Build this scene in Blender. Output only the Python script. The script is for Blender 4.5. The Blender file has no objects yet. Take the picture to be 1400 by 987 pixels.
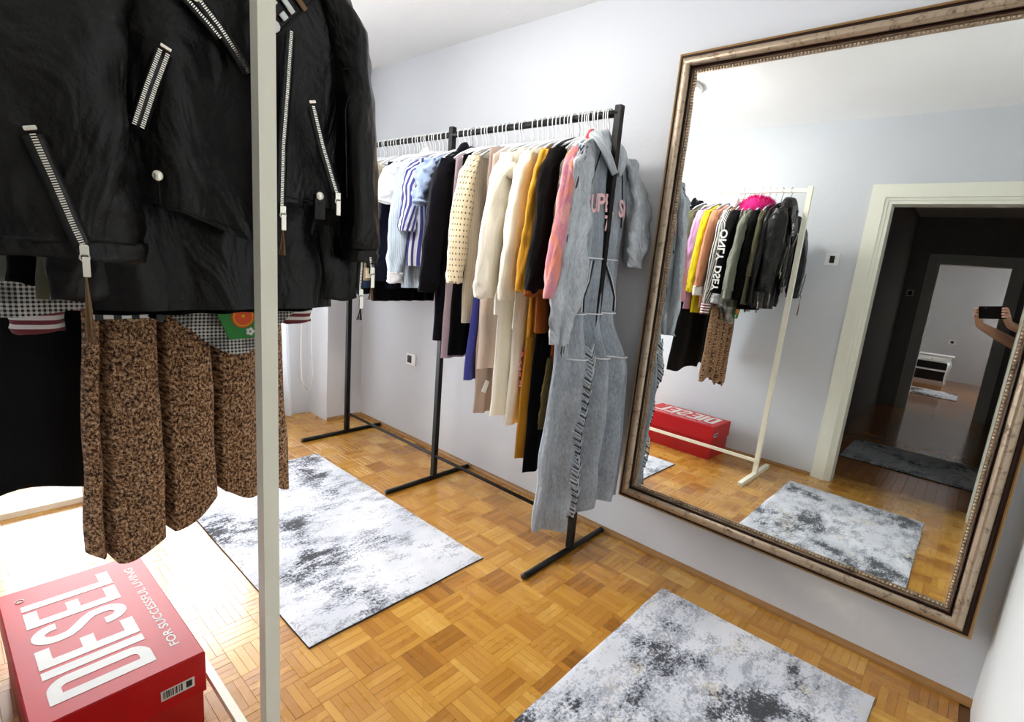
import bpy, math, random
import numpy as np
from mathutils import Vector, Matrix, noise as mnoise
random.seed(7)
S = bpy.context.scene
COL = S.collection
PI = math.pi

# ------------------------------------------------------------------ camera
YAW, PITCH, ROLL, FPX = 0.848021, 0.199742, -0.084231, 713.18
CAM = np.array([0.0, 0.0, 1.34])
def _axes():
    f = np.array([math.sin(YAW)*math.cos(PITCH), math.cos(YAW)*math.cos(PITCH), -math.sin(PITCH)])
    r = np.array([math.cos(YAW), -math.sin(YAW), 0.0]); d = np.cross(f, r)
    c, s = math.cos(ROLL), math.sin(ROLL)
    return c*r + s*d, -s*r + c*d, f
RIGHT, DOWN, FWD = _axes()
cam = bpy.data.cameras.new('camera'); camo = bpy.data.objects.new('camera', cam); COL.objects.link(camo)
cam.sensor_fit = 'HORIZONTAL'; cam.sensor_width = 36.0; cam.lens = FPX/1400*36; cam.clip_start = 0.004; cam.clip_end = 60
camo.matrix_world = Matrix(((RIGHT[0], -DOWN[0], -FWD[0], CAM[0]), (RIGHT[1], -DOWN[1], -FWD[1], CAM[1]), (RIGHT[2], -DOWN[2], -FWD[2], CAM[2]), (0, 0, 0, 1)))
S.camera = camo
def ray(u, v): return RIGHT*((u-700)/FPX) + DOWN*((v-493.5)/FPX) + FWD
def at_y(u, v, y): d = ray(u, v); return CAM + d*(y/d[1])
def at_x(u, v, x): d = ray(u, v); return CAM + d*(x/d[0])
def pix(P):
    q = np.asarray(P, float)-CAM; z = q@FWD
    return (q@RIGHT)/z*FPX+700, (q@DOWN)/z*FPX+493.5, z

# ------------------------------------------------------------------ world, daylight, exposure
W = bpy.data.worlds.new('world'); S.world = W; W.use_nodes = True
bg = W.node_tree.nodes['Background']; bg.inputs[0].default_value = (0.93, 0.965, 1.0, 1); bg.inputs[1].default_value = 6.0
def area(name, loc, rot, sx, sy, power, color=(1, 1, 1)):
    l = bpy.data.lights.new(name, 'AREA'); l.shape = 'RECTANGLE'; l.size = sx; l.size_y = sy; l.energy = power; l.color = color
    o = bpy.data.objects.new(name, l); COL.objects.link(o); o.location = loc; o.rotation_euler = rot
    return o
area('window_daylight', (0.83, 4.06, 1.32), (-PI/2, 0, 0), 1.5, 2.0, 66, (0.97, 0.985, 1.0))
area('far_room_fill', (-7.4, 2.06, 1.6), (-PI/2, 0, 0), 1.5, 1.3, 30, (1.0, 0.95, 0.88))  # fill lamp added behind the made-up side window to brighten the far room
S.view_settings.view_transform = 'Standard'; S.view_settings.look = 'None'; S.view_settings.gamma = 1.0
S.view_settings.use_curve_mapping = False; S.view_settings.exposure = 0.62

# ------------------------------------------------------------------ mesh helpers
class MB:
    def __init__(s): s.v = []; s.f = []; s.uv = []; s.smooth = []; s.tone = []
    def add(s, verts, faces, smooth=False, uv=None, tone=0.5):
        o = len(s.v); s.v.extend([tuple(map(float, p)) for p in verts])
        s.uv.extend(uv if uv is not None else [(p[0], p[2]) for p in verts])
        s.tone.extend([tone]*len(verts))
        for f in faces: s.f.append(tuple(i+o for i in f)); s.smooth.append(smooth)
        return s
    def box(s, c, d, R=None, tone=0.5, bevel=0):
        hx, hy, hz = d[0]/2, d[1]/2, d[2]/2
        if bevel:
            b = bevel; P = []
            for z, k in ((-hz, b), (-hz+b, 0), (hz-b, 0), (hz, b)):
                P += [(-hx+k, -hy+k, z), (hx-k, -hy+k, z), (hx-k, hy-k, z), (-hx+k, hy-k, z)]
            F = [(3, 2, 1, 0), (12, 13, 14, 15)]
            for r in range(3):
                for i in range(4): j = (i+1) % 4; F.append((r*4+i, r*4+j, r*4+4+j, r*4+4+i))
        else:
            P = [(x, y, z) for z in (-hz, hz) for x, y in ((-hx, -hy), (hx, -hy), (hx, hy), (-hx, hy))]
            F = [(3, 2, 1, 0), (4, 5, 6, 7), (0, 1, 5, 4), (1, 2, 6, 5), (2, 3, 7, 6), (3, 0, 4, 7)]
        if R is not None: P = [tuple(R @ Vector(p)) for p in P]
        P = [(p[0]+c[0], p[1]+c[1], p[2]+c[2]) for p in P]
        return s.add(P, F, tone=tone)
    def bar(s, a, b, w, h=None, up=(0, 0, 1), bevel=0.002):
        a = Vector(a); b = Vector(b); z = (b-a); L = z.length; z.normalize(); u = Vector(up)
        if abs(z.dot(u)) > .99: u = Vector((0, 1, 0))
        x = u.cross(z).normalized(); y = z.cross(x)
        R = Matrix((x, y, z)).transposed()
        return s.box((a+b)/2, (w, h or w, L), R, bevel=min(bevel, w/4))
    def tube(s, pts, r, n=8, caps=True, closed=False, smooth=True, ry=None):
        pts = [Vector(p) for p in pts]; m = len(pts)
        rs = r if hasattr(r, '__len__') else [r]*m
        rys = rs if ry is None else (ry if hasattr(ry, '__len__') else [ry]*m)
        P = []; UV = []; N = None; acc = 0
        for i, p in enumerate(pts):
            if closed: t = pts[(i+1) % m]-pts[i-1]
            else: t = pts[min(i+1, m-1)]-pts[max(i-1, 0)]
            if t.length < 1e-9: t = Vector((0, 0, 1))
            t.normalize()
            if N is None:
                N = t.orthogonal().normalized()
                if abs(t.z) > .5: N = (Vector((1, 0, 0))-t*t.x).normalized()
            else: N = (N-t*N.dot(t)).normalized()
            B = t.cross(N)
            if i: acc += (p-pts[i-1]).length
            for k in range(n):
                a = 2*PI*k/n; P.append(p+N*(rs[i]*math.cos(a))+B*(rys[i]*math.sin(a))); UV.append((k/n*2*PI*max(rs[i], .001), -acc))
        F = []
        for i in range(m if closed else m-1):
            j = (i+1) % m
            for k in range(n): l = (k+1) % n; F.append((i*n+k, i*n+l, j*n+l, j*n+k))
        if caps and not closed: F.append(tuple(range(n-1, -1, -1))); F.append(tuple((m-1)*n+k for k in range(n)))
        return s.add(P, F, smooth, UV)
    def ball(s, c, r, nu=10, nv=6):
        rx, ry, rz = r if hasattr(r, '__len__') else (r, r, r)
        P = [(c[0], c[1], c[2]+rz)]
        for i in range(1, nv):
            t = PI*i/nv
            for k in range(nu): a = 2*PI*k/nu; P.append((c[0]+rx*math.sin(t)*math.cos(a), c[1]+ry*math.sin(t)*math.sin(a), c[2]+rz*math.cos(t)))
        P.append((c[0], c[1], c[2]-rz)); F = []
        for k in range(nu):
            l = (k+1) % nu; F.append((0, 1+k, 1+l)); e = len(P)-1; b = 1+(nv-2)*nu; F.append((e, b+l, b+k))
            for i in range(nv-2): F.append((1+i*nu+k, 1+(i+1)*nu+k, 1+(i+1)*nu+l, 1+i*nu+l))
        return s.add(P, F, True)
    def disc(s, c, n, r, h, seg=18, dome=0.0):
        n = Vector(n).normalized(); t = n.orthogonal().normalized(); b = n.cross(t); c = Vector(c)
        rings = [(r, 0), (r, h*.8), (r*.88, h), (r*.45, h+dome*.8)]
        P = []
        for rr, hh in rings:
            for k in range(seg): a = 2*PI*k/seg; P.append(c+t*rr*math.cos(a)+b*rr*math.sin(a)+n*hh)
        P.append(c+n*(h+dome)); F = [tuple(range(seg-1, -1, -1))]
        for i in range(3):
            for k in range(seg): l = (k+1) % seg; F.append((i*seg+k, i*seg+l, i*seg+seg+l, i*seg+seg+k))
        e = len(P)-1
        for k in range(seg): F.append((3*seg+k, 3*seg+(k+1) % seg, e))
        return s.add(P, F, True)
    def prism(s, poly, f0, f1):
        n = len(poly); P = [f0(*p) for p in poly]+[f1(*p) for p in poly]
        F = [tuple(range(n-1, -1, -1)), tuple(range(n, 2*n))]+[(i, (i+1) % n, n+(i+1) % n, n+i) for i in range(n)]
        return s.add(P, F)
    def build(s, name, m, parent=None, loc=(0, 0, 0), tone=False):
        me = bpy.data.meshes.new(name); me.from_pydata(s.v, [], s.f)
        me.polygons.foreach_set('use_smooth', s.smooth)
        ul = me.uv_layers.new(name='UVMap'); li = np.zeros(len(me.loops), dtype=np.int32); me.loops.foreach_get('vertex_index', li)
        ul.data.foreach_set('uv', np.array(s.uv, dtype=np.float32)[li].ravel())
        if tone:
            at = me.attributes.new('tone', 'FLOAT', 'POINT'); at.data.foreach_set('value', np.array(s.tone, dtype=np.float32))
        me.materials.append(m); me.update()
        return link(name, me, parent, loc)
def link(name, me, parent=None, loc=(0, 0, 0)):
    o = bpy.data.objects.new(name, me); COL.objects.link(o); o.location = loc
    if parent is not None: o.parent = parent
    return o
def tag(o, label, cat, group=None, kind=None):
    if label: o['label'] = label
    if cat: o['category'] = cat
    if group: o['group'] = group
    if kind: o['kind'] = kind
    return o
def thing(name, label, cat, loc=(0, 0, 0), group=None, rz=0):
    o = link(name, None, None, loc); o.rotation_euler = (0, 0, rz); o.empty_display_size = .05
    return tag(o, label, cat, group)
def struct(name, mb, m, label=None, parent=None):
    o = mb.build(name, m, parent)
    if parent is None: o['kind'] = 'structure'
    if label: o['label'] = label
    return o

# ------------------------------------------------------------------ materials
def lin(r, g=None, b=None):
    c = r if g is None else (r, g, b)
    return tuple(((x/255)/12.92 if x/255 <= .04045 else ((x/255+.055)/1.055)**2.4) for x in c)+(1,)
class NT:
    def __init__(s, name):
        s.m = bpy.data.materials.new(name); s.m.use_nodes = True; s.t = s.m.node_tree; s.p = s.t.nodes['Principled BSDF']; s.out = s.t.nodes['Material Output']
    def n(s, ty, **kw):
        x = s.t.nodes.new(ty)
        for k, v in kw.items():
            if k.startswith('i_'): s.put(v, x.inputs[k[2:].replace('_', ' ')])
            else: setattr(x, k, v)
        return x
    def put(s, v, sock):
        if isinstance(v, bpy.types.NodeSocket): s.t.links.new(v, sock)
        else: sock.default_value = v
    def math(s, op, a, b=0.0, c=None, clamp=False):
        x = s.n('ShaderNodeMath', operation=op, use_clamp=clamp); s.put(a, x.inputs[0]); s.put(b, x.inputs[1])
        if c is not None: s.put(c, x.inputs[2])
        return x.outputs[0]
    def mix(s, f, a, b, mode='MIX'):
        x = s.n('ShaderNodeMix', data_type='RGBA', blend_type=mode); s.put(f, x.inputs[0]); s.put(a, x.inputs[6]); s.put(b, x.inputs[7]); return x.outputs[2]
    def noise(s, vec, scale, detail=3, rough=.55, dist=0):
        x = s.n('ShaderNodeTexNoise'); s.put(vec, x.inputs['Vector']); x.inputs['Scale'].default_value = scale; x.inputs['Detail'].default_value = detail
        x.inputs['Roughness'].default_value = rough; x.inputs['Distortion'].default_value = dist; return x.outputs['Fac']
    def ramp(s, f, stops, interp='LINEAR'):
        x = s.n('ShaderNodeValToRGB'); s.put(f, x.inputs[0]); cr = x.color_ramp; cr.interpolation = interp
        while len(cr.elements) < len(stops): cr.elements.new(.5)
        for e, (p, c) in zip(cr.elements, stops): e.position = p; e.color = c if len(c) == 4 else tuple(c)+(1,)
        return x.outputs[0]
    def vec(s, v, scale):
        x = s.n('ShaderNodeVectorMath', operation='MULTIPLY'); s.put(v, x.inputs[0]); x.inputs[1].default_value = scale; return x.outputs[0]
    def bump(s, h, dist=.01, strength=1.0, prev=None):
        x = s.n('ShaderNodeBump'); x.inputs['Distance'].default_value = dist; x.inputs['Strength'].default_value = strength; s.put(h, x.inputs['Height'])
        if prev is not None: s.put(prev, x.inputs['Normal'])
        return x.outputs[0]
    def obj(s): return s.n('ShaderNodeTexCoord').outputs['Object']
    def uv(s): return s.n('ShaderNodeTexCoord').outputs['UV']
    def geo(s): return s.n('ShaderNodeNewGeometry').outputs['Position']
    def set(s, **kw):
        for k, v in kw.items(): s.put(v, s.p.inputs[k.replace('_', ' ')])
        return s
def GR(v): return (v, v, v, 1)
def plain(name, c, rough=.5, metal=0.0, var=.08, nscale=12, bump=0.0, coat=0.0, spec=.5):
    t = NT(name); n = t.noise(t.obj(), nscale)
    col = t.mix(n, tuple(x*(1-var) for x in c[:3])+(1,), tuple(min(1, x*(1+var)) for x in c[:3])+(1,))
    t.set(Base_Color=col, Roughness=rough, Metallic=metal, Coat_Weight=coat); t.p.inputs['Specular IOR Level'].default_value = spec
    if bump: t.set(Normal=t.bump(t.noise(t.obj(), nscale*8), bump))
    return t.m
M = {}
M['black_metal'] = plain('black_metal', lin(7, 7, 7), .42, .0, .2, 60, .0008, spec=.25)
M['white_metal'] = plain('white_metal', lin(248, 245, 226), .35, 0, .03)
M['steel'] = plain('steel', lin(205, 205, 205), .25, 1.0, .05)
M['zip_metal'] = plain('zip_metal', lin(225, 222, 210), .22, 1.0, .05)
M['clear_plastic'] = plain('clear_plastic', lin(226, 230, 234), .25, 0, .03)
M['grey_plastic'] = plain('grey_plastic', lin(176, 182, 190), .3, 0, .05)
M['black_plastic'] = plain('black_plastic', lin(7, 7, 8), .4, 0, .05)
M['white_plastic'] = plain('white_plastic', lin(235, 236, 234), .35, 0, .02)
M['trim_white'] = plain('trim_white', lin(236, 236, 222), .4, 0, .03)
M['white_paint'] = plain('white_paint', lin(228, 232, 232), .45, 0, .03, 4)
M['brown_cord'] = plain('brown_cord', lin(128, 98, 66), .7, 0, .2)
M['skin'] = plain('skin', lin(206, 160, 134), .5, 0, .05)
M['hair'] = plain('hair', lin(40, 28, 22), .5, 0, .2)
M['eye'] = plain('eye', lin(225, 225, 220), .2)
M['print_white'] = plain('print_white', lin(214, 212, 206), .5, 0, .04)
M['barcode_black'] = plain('barcode_black', lin(25, 25, 25), .6)
M['box_red'] = plain('box_red', lin(186, 8, 18), .42, 0, .1, 8, 0, .0, .3)
M['box_red_dark'] = plain('box_red_dark', lin(176, 8, 14), .45, 0, .08)
def wall_mat(name, c, smear=0.0):
    t = NT(name); g = t.geo(); n = t.noise(g, 2.2, 4); f = t.noise(g, 55, 3)
    col = t.mix(n, tuple(x*.95 for x in c[:3])+(1,), tuple(min(1, x*1.03) for x in c[:3])+(1,))
    if smear:
        x = t.n('ShaderNodeSeparateXYZ'); t.put(g, x.inputs[0])
        a = t.math('ADD', x.outputs[1], t.math('MULTIPLY', x.outputs[2], -1.3)); a = t.math('SUBTRACT', 1.0, t.math('MULTIPLY', t.math('ABSOLUTE', t.math('SUBTRACT', a, .0)), 5.0), clamp=True)
        b = t.math('SUBTRACT', 1.0, t.math('MULTIPLY', t.math('ABSOLUTE', t.math('SUBTRACT', x.outputs[2], .17)), 8.0), clamp=True)
        k = t.math('MULTIPLY', t.math('MULTIPLY', a, b), t.noise(g, 9, 4, .6, .6)); k = t.math('MULTIPLY', k, 1.5, clamp=True)
        col = t.mix(k, col, lin(240, 240, 238))
    t.set(Base_Color=col, Roughness=.75, Normal=t.bump(f, .0012)); return t.m
M['wall'] = wall_mat('wall', lin(206, 209, 214), 1)
M['wall_far'] = wall_mat('wall_far', lin(214, 216, 219))
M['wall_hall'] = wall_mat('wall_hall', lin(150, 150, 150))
M['ceiling'] = wall_mat('ceiling', lin(238, 238, 237))
def wood_floor():
    t = NT('parquet'); at = t.n('ShaderNodeAttribute', attribute_name='tone'); r = t.n('ShaderNodeObjectInfo')
    g = t.geo(); rnd = t.math('ADD', t.math('MULTIPLY', r.outputs['Random'], .35), t.math('MULTIPLY', at.outputs['Fac'], .65))
    grain = t.noise(t.uv(), 26, 5, .6, .4); k = t.math('ADD', t.math('MULTIPLY', rnd, .75), t.math('MULTIPLY', grain, .3))
    col = t.ramp(k, [(.1, lin(122, 74, 22)), (.38, lin(170, 114, 40)), (.62, lin(190, 138, 56)), (.95, lin(210, 164, 82))])
    t.set(Base_Color=col, Roughness=t.math('ADD', .2, t.math('MULTIPLY', t.noise(g, 7), .16)), Normal=t.bump(grain, .0006), Coat_Weight=.45, Coat_Roughness=.1); return t.m
M['parquet'] = wood_floor()
M['joint'] = plain('joint', lin(104, 66, 26), .7)
def hall_floor():
    t = NT('hall_floor'); g = t.geo(); b = t.n('ShaderNodeTexBrick'); t.put(t.vec(g, (1, 1, 1)), b.inputs['Vector'])
    b.inputs['Scale'].default_value = 4; b.inputs['Mortar Size'].default_value = .004
    b.inputs['Color1'].default_value = lin(170, 110, 52); b.inputs['Color2'].default_value = lin(162, 103, 48); b.inputs['Mortar'].default_value = lin(60, 34, 14)
    t.set(Base_Color=b.outputs['Color'], Roughness=.25, Coat_Weight=.3); return t.m
M['hall_floor'] = hall_floor()
M['base_wood'] = plain('base_wood', lin(150, 108, 58), .5, 0, .25, 18)
def rug_mat(name, seed, dark=.5, cream=.2, grey=.5, bs=2.6):
    t = NT(name); o = t.obj(); mp = t.n('ShaderNodeVectorMath', operation='ADD'); t.put(o, mp.inputs[0]); mp.inputs[1].default_value = (seed*3.1, seed*1.7, 0); o2 = mp.outputs[0]
    big = t.noise(o2, bs, 2, .5, .3); mid = t.noise(t.vec(o2, (1.0, 1.9, 1)), 9, 5, .7); fine = t.noise(o2, 85, 5, .8); cl = t.noise(o2, 3.4, 3, .6)
    base = t.mix(t.ramp(cl, [(.40, GR(0)), (.62, GR(1))]), lin(222, 223, 229), lin(202, 205, 214))
    sp = lambda w, lo, hi, top: t.ramp(w, [(lo, GR(0)), (hi, GR(top))])
    g = t.math('ADD', t.math('MULTIPLY', mid, .45), t.math('ADD', t.math('MULTIPLY', big, .35), t.math('MULTIPLY', fine, .45)))
    c = t.mix(sp(g, .665-grey*.04, .715-grey*.04, .9), base, lin(150, 154, 166))
    g3 = t.math('ADD', t.math('MULTIPLY', t.noise(t.vec(o2, (1.6, 1, 1)), 4.4, 3), .6), t.math('MULTIPLY', fine, .4))
    c = t.mix(sp(g3, .555, .62, cream), c, lin(200, 188, 160))
    g2 = t.math('ADD', t.math('MULTIPLY', mid, .40), t.math('ADD', t.math('MULTIPLY', big, .60), t.math('MULTIPLY', fine, .45)))
    c = t.mix(sp(g2, .845-dark*.06, .885-dark*.06, 1), c, lin(34, 36, 44))
    t.set(Base_Color=c, Roughness=.95, Normal=t.bump(fine, .004)); t.p.inputs['Sheen Weight'].default_value = .2
    return t.m
M['rug_edge'] = plain('rug_edge', lin(60, 54, 50), .9)
# the mirror frame: worn silver over dark bole
def frame_mat():
    t = NT('frame_silver'); g = t.obj(); n = t.noise(g, 28, 5, .7, .5); f = t.noise(t.vec(g, (1, 1, 1)), 120, 3)
    k = t.ramp(t.math('ADD', n, t.math('MULTIPLY', f, .3)), [(.42, GR(0)), (.62, GR(1))])
    t.set(Base_Color=t.mix(k, lin(86, 64, 48), lin(178, 160, 138)), Metallic=.75, Roughness=t.math('ADD', .26, t.math('MULTIPLY', n, .2)), Normal=t.bump(f, .0008)); return t.m
M['frame'] = frame_mat()
M['frame_dark'] = plain('frame_dark', lin(52, 30, 20), .35, .5, .3, 30)
M['frame_gold'] = plain('frame_gold', lin(176, 142, 92), .32, .75, .15, 30)
tm = NT('mirror_glass'); tm.set(Base_Color=(.90, .93, .915, 1), Metallic=1.0, Roughness=tm.math('MULTIPLY', tm.noise(tm.obj(), 4), .004)); M['mirror'] = tm.m
tl = NT('lamp_glow'); tl.set(Base_Color=(1, 1, 1, 1), Emission_Color=(1, .97, .92, 1), Emission_Strength=64.0); M['lamp'] = tl.m
tg = NT('window_glass'); tg.set(Base_Color=(1, 1, 1, 1), Roughness=0.0, IOR=1.45, Transmission_Weight=1.0); M['glass'] = tg.m
# sheer curtain: translucent cloth
tc = NT('sheer'); tr = tc.n('ShaderNodeBsdfTranslucent'); tr.inputs[0].default_value = (.9, .92, .95, 1); df = tc.n('ShaderNodeBsdfDiffuse')
tc.put(tc.mix(tc.noise(tc.uv(), 300, 2), (.86, .88, .92, 1), (.95, .96, .98, 1)), df.inputs[0]); ms = tc.n('ShaderNodeMixShader'); ms.inputs[0].default_value = .55
tc.t.links.new(df.outputs[0], ms.inputs[1]); tc.t.links.new(tr.outputs[0], ms.inputs[2]); tc.t.links.new(ms.outputs[0], tc.out.inputs[0]); M['sheer'] = tc.m

def fabric(name, c1, kind='plain', c2=None, c3=None, p=.02, rough=.85, sheen=.15, wr=1.0, hem=.2, spec=.25):
    t = NT(name); uv = t.uv(); x = t.n('ShaderNodeSeparateXYZ'); t.put(uv, x.inputs[0]); u, v = x.outputs[0], x.outputs[1]
    weave = t.noise(uv, 420, 2); soft = t.noise(t.vec(uv, (10, 2.2, 1)), 1.0, 4, .6)
    dk = lambda c, k: tuple(min(1, q*k) for q in c[:3])+(1,)
    fr = lambda a, per, off=0.0: t.math('FRACT', t.math('ADD', t.math('DIVIDE', a, per), off))
    if kind == 'stripe': col = t.mix(t.math('GREATER_THAN', fr(u, p), .5), c1, c2)
    elif kind == 'pinstripe': col = t.mix(t.math('GREATER_THAN', fr(u, p), .8), c1, c2)
    elif kind == 'hstripe': col = t.mix(t.math('GREATER_THAN', fr(v, p), .5), c1, c2)
    elif kind == 'plaid':
        a = t.math('GREATER_THAN', fr(u, p), .5); b = t.math('GREATER_THAN', fr(v, p), .5)
        chk = t.math('MULTIPLY', t.math('ADD', a, b), .5)
        big = t.math('ADD', t.math('GREATER_THAN', fr(u, p*9), .55), t.math('GREATER_THAN', fr(v, p*7), .55))
        k = t.math('MULTIPLY', chk, t.math('ADD', .55, t.math('MULTIPLY', big, .35)), clamp=True); col = t.mix(k, c1, c2)
    elif kind == 'boucle':
        n1 = t.noise(t.vec(uv, (1.5, 1, 1)), 125, 3, .8); n2 = t.noise(uv, 40, 3)
        col = t.ramp(t.math('ADD', t.math('MULTIPLY', n1, .85), t.math('MULTIPLY', n2, .15)), [(.42, c2), (.47, c1), (.54, c3), (.62, lin(236, 206, 172))]); weave = n1
    elif kind == 'knit':
        w = t.math('SINE', t.math('MULTIPLY', u, 2*PI/p)); z = t.math('SINE', t.math('MULTIPLY', v, 2*PI/(p*.8))); weave = t.math('ADD', t.math('MULTIPLY', w, .5), t.math('MULTIPLY', z, .25))
        col = t.mix(t.math('MULTIPLY_ADD', weave, .5, .5), dk(c1, .72), c1)
    elif kind == 'crochet':
        a = t.math('SUBTRACT', fr(u, p), .5); b = t.math('SUBTRACT', fr(v, p*1.3), .5)
        d = t.math('ADD', t.math('POWER', t.math('ABSOLUTE', a), 2.0), t.math('POWER', t.math('ABSOLUTE', b), 2.0))
        col = t.mix(t.math('LESS_THAN', d, .035), c1, c2)
    elif kind == 'camo': col = t.ramp(t.noise(uv, 14, 2), [(0, c1), (.46, c2), (.55, c3)], 'CONSTANT')
    elif kind == 'tiedye': col = t.ramp(t.noise(uv, 5.5, 4, .6, 1.2), [(.25, c1), (.40, c2), (.50, c3), (.58, lin(236, 172, 160)), (.66, c1), (.74, lin(150, 120, 160))])
    elif kind == 'denim':
        n1 = t.noise(t.vec(uv, (1, .18, 1)), 260, 3); n2 = t.noise(uv, 7, 4, .6)
        n3 = t.noise(t.vec(uv, (30, 5, 1)), 1.0, 4, .65, .5); col = t.mix(t.ramp(t.math('ADD', t.math('MULTIPLY', n1, .4), t.math('ADD', t.math('MULTIPLY', n2, .3), t.math('MULTIPLY', n3, .3))), [(.32, GR(0)), (.66, GR(1))]), dk(c1, .66), c2 or dk(c1, 1.4))
    elif kind == 'hem': col = t.mix(t.math('LESS_THAN', t.math('ADD', v, t.math('MULTIPLY', soft, .08)), hem), c1, c2)
    elif kind == 'leather':
        n1 = t.noise(t.obj(), 9, 4); col = t.mix(n1, dk(c1, .7), dk(c1, 1.3)); weave = t.noise(t.obj(), 170, 3); soft = t.noise(t.vec(t.obj(), (1, 1, .62)), 8.5, 3, .5, .9)
    else: col = c1
    if kind not in ('leather',): col = t.mix(t.math('MULTIPLY', soft, .55), col, t.mix(1.0, col, (.72, .72, .74, 1), 'MULTIPLY'))
    b1 = t.bump(soft, .02*wr, .8); b2 = t.bump(weave, .0012 if kind != 'boucle' else .006, .7, b1)
    t.set(Base_Color=col, Roughness=rough, Normal=b2); t.p.inputs['Sheen Weight'].default_value = sheen; t.p.inputs['Specular IOR Level'].default_value = spec
    return t.m
# thin window pane: see-through with a weak Fresnel reflection
tg = NT('pane_glass'); tp = tg.n('ShaderNodeBsdfTransparent'); gl = tg.n('ShaderNodeBsdfGlossy'); gl.inputs['Roughness'].default_value = .02; fz = tg.n('ShaderNodeFresnel'); mx_ = tg.n('ShaderNodeMixShader')
tg.t.links.new(fz.outputs[0], mx_.inputs[0]); tg.t.links.new(tp.outputs[0], mx_.inputs[1]); tg.t.links.new(gl.outputs[0], mx_.inputs[2]); tg.t.links.new(mx_.outputs[0], tg.out.inputs[0]); M['glass'] = tg.m

XL, XR, YN, YP, YF, HC = -0.024, 2.2, -0.222, 3.5, 3.8, 2.52      # room: left wall, mirror wall, near wall, pier, window wall, ceiling
def bb(mb, x0, x1, y0, y1, z0, z1): return mb.box(((x0+x1)/2, (y0+y1)/2, (z0+z1)/2), (x1-x0, y1-y0, z1-z0))
DY0, DY1, DZ = -0.19, 0.61, 1.98
struct('wall_right', bb(MB(), XR, XR+.12, YN-.12, YF+.15, -.1, HC+.1), M['wall'], 'pale grey plaster wall behind the big mirror and the black rack')
w = MB(); bb(w, XL-.12, XL, DY1, YF+.15, -.1, HC+.1); bb(w, XL-.12, XL, -1.0, DY0, -.1, HC+.1); bb(w, XL-.12, XL, DY0, DY1, DZ, HC+.1)
struct('wall_left', w, M['wall'], 'pale grey wall with the doorway, behind the white rack')
struct('wall_near', bb(MB(), XL, XR+.12, YN-.12, YN, -.1, HC+.1), M['white_paint'], 'white painted end wall meeting the mirror wall in a corner')
WX0, WX1, WZ0, WZ1 = .08, 1.68, .16, 2.28
w = MB(); bb(w, XL, WX0, YF, YF+.15, -.1, HC+.1); bb(w, WX1, 1.915, YF, YF+.15, -.1, HC+.1); bb(w, WX0, WX1, YF, YF+.15, -.1, WZ0); bb(w, WX0, WX1, YF, YF+.15, WZ1, HC+.1)
struct('wall_far', w, M['wall_far'], 'pale window wall in the recess behind the sheer curtain')
struct('trim_1', bb(MB(), 1.915, XR, YP, YF+.15, -.1, HC+.1), M['wall_far'], 'plain pale wall pier in the corner beside the curtain')
struct('ceiling', bb(MB(), -9.75, XR+.12, -1.6, YF+.15, HC, HC+.12), M['ceiling'], 'plain white ceiling')
# ---- window: two tall casements
def window():
    root = tag(link('window_1', None), 'tall white two-leaf window behind the sheer curtain', None, None, 'structure')
    f = MB(); y0, y1 = YF+.03, YF+.10; t = .05
    bb(f, WX0, WX0+t, y0, y1, WZ0, WZ1); bb(f, WX1-t, WX1, y0, y1, WZ0, WZ1); bb(f, WX0+t, WX1-t, y0, y1, WZ0, WZ0+t); bb(f, WX0+t, WX1-t, y0, y1, WZ1-t, WZ1); xm = (WX0+WX1)/2; bb(f, xm-.05, xm+.05, y0, y1, WZ0+t, WZ1-t)
    f.build('window_frame', M['white_plastic'], root)
    for a, b in ((WX0+t, xm-.05), (xm+.05, WX1-t)):
        bb(MB(), a, b, YF+.06, YF+.064, WZ0+t, WZ1-t).build('pane', M['glass'], root)
window()
# ---- baseboards
def baseb(name, a, b, lab):
    mb = MB(); a = Vector(a); b = Vector(b); d = (b-a).normalized(); n = Vector((-d.y, d.x, 0))
    P = []
    for p in (a, b):
        for s_, z in ((0, 0), (.019, 0), (.017, .010), (.010, .019), (0, .024)): P.append(p+n*s_+Vector((0, 0, z)))
    F = [(0, 1, 2, 3, 4), (9, 8, 7, 6, 5)]+[(i, 5+i, 5+(i+1) % 5, (i+1) % 5) for i in range(5)]
    mb.add(P, F); struct(name, mb, M['base_wood'], lab)
baseb('baseboard_right', (XR, YN, 0), (XR, YP, 0), 'thin worn wooden quarter-round along the mirror wall')
baseb('baseboard_left', (XL, YF, 0), (XL, .725, 0), 'thin wooden quarter-round along the doorway wall')
baseb('baseboard_far', (XR-.02, YP, 0), (1.915, YP, 0), 'thin pale wooden strip below the pier')
# ---- doorway casing
def casing(name, x, s, y0, y1, z, m, lab):
    mb = MB()
    def prof(yy0, yy1, z0, z1): bb(mb, min(x, x+s*.018), max(x, x+s*.018), yy0, yy1, z0, z1)
    prof(y1, y1+.105, 0, z+.105); prof(max(y0-.105, YN if x > -1 else -9), y0, 0, z+.105); prof(y0, y1, z, z+.105)
    mb2 = MB(); X0, X1 = (x, x+s*.026) if s > 0 else (x+s*.026, x)
    bb(mb2, X0, X1, y1+.02, y1+.05, 0, z+.02); bb(mb2, X0, X1, y0-.02, y1+.05, z+.02, z+.05)
    o = struct(name, mb, m, lab); mb2.build('moulding', m, o)
    j = MB(); bb(j, x-s*.12, x+s*.012, y1-.022, y1, 0, z); bb(j, x-s*.12, x+s*.012, y0, y0+.02, 0, z); bb(j, x-s*.12, x+s*.012, y0+.02, y1-.022, z-.022, z); j.build('jamb', m, o)
    return o
casing('door_1', XL, 1, DY0, DY1, DZ, M['trim_white'], 'cream door frame around the open doorway to the hall')
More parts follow.
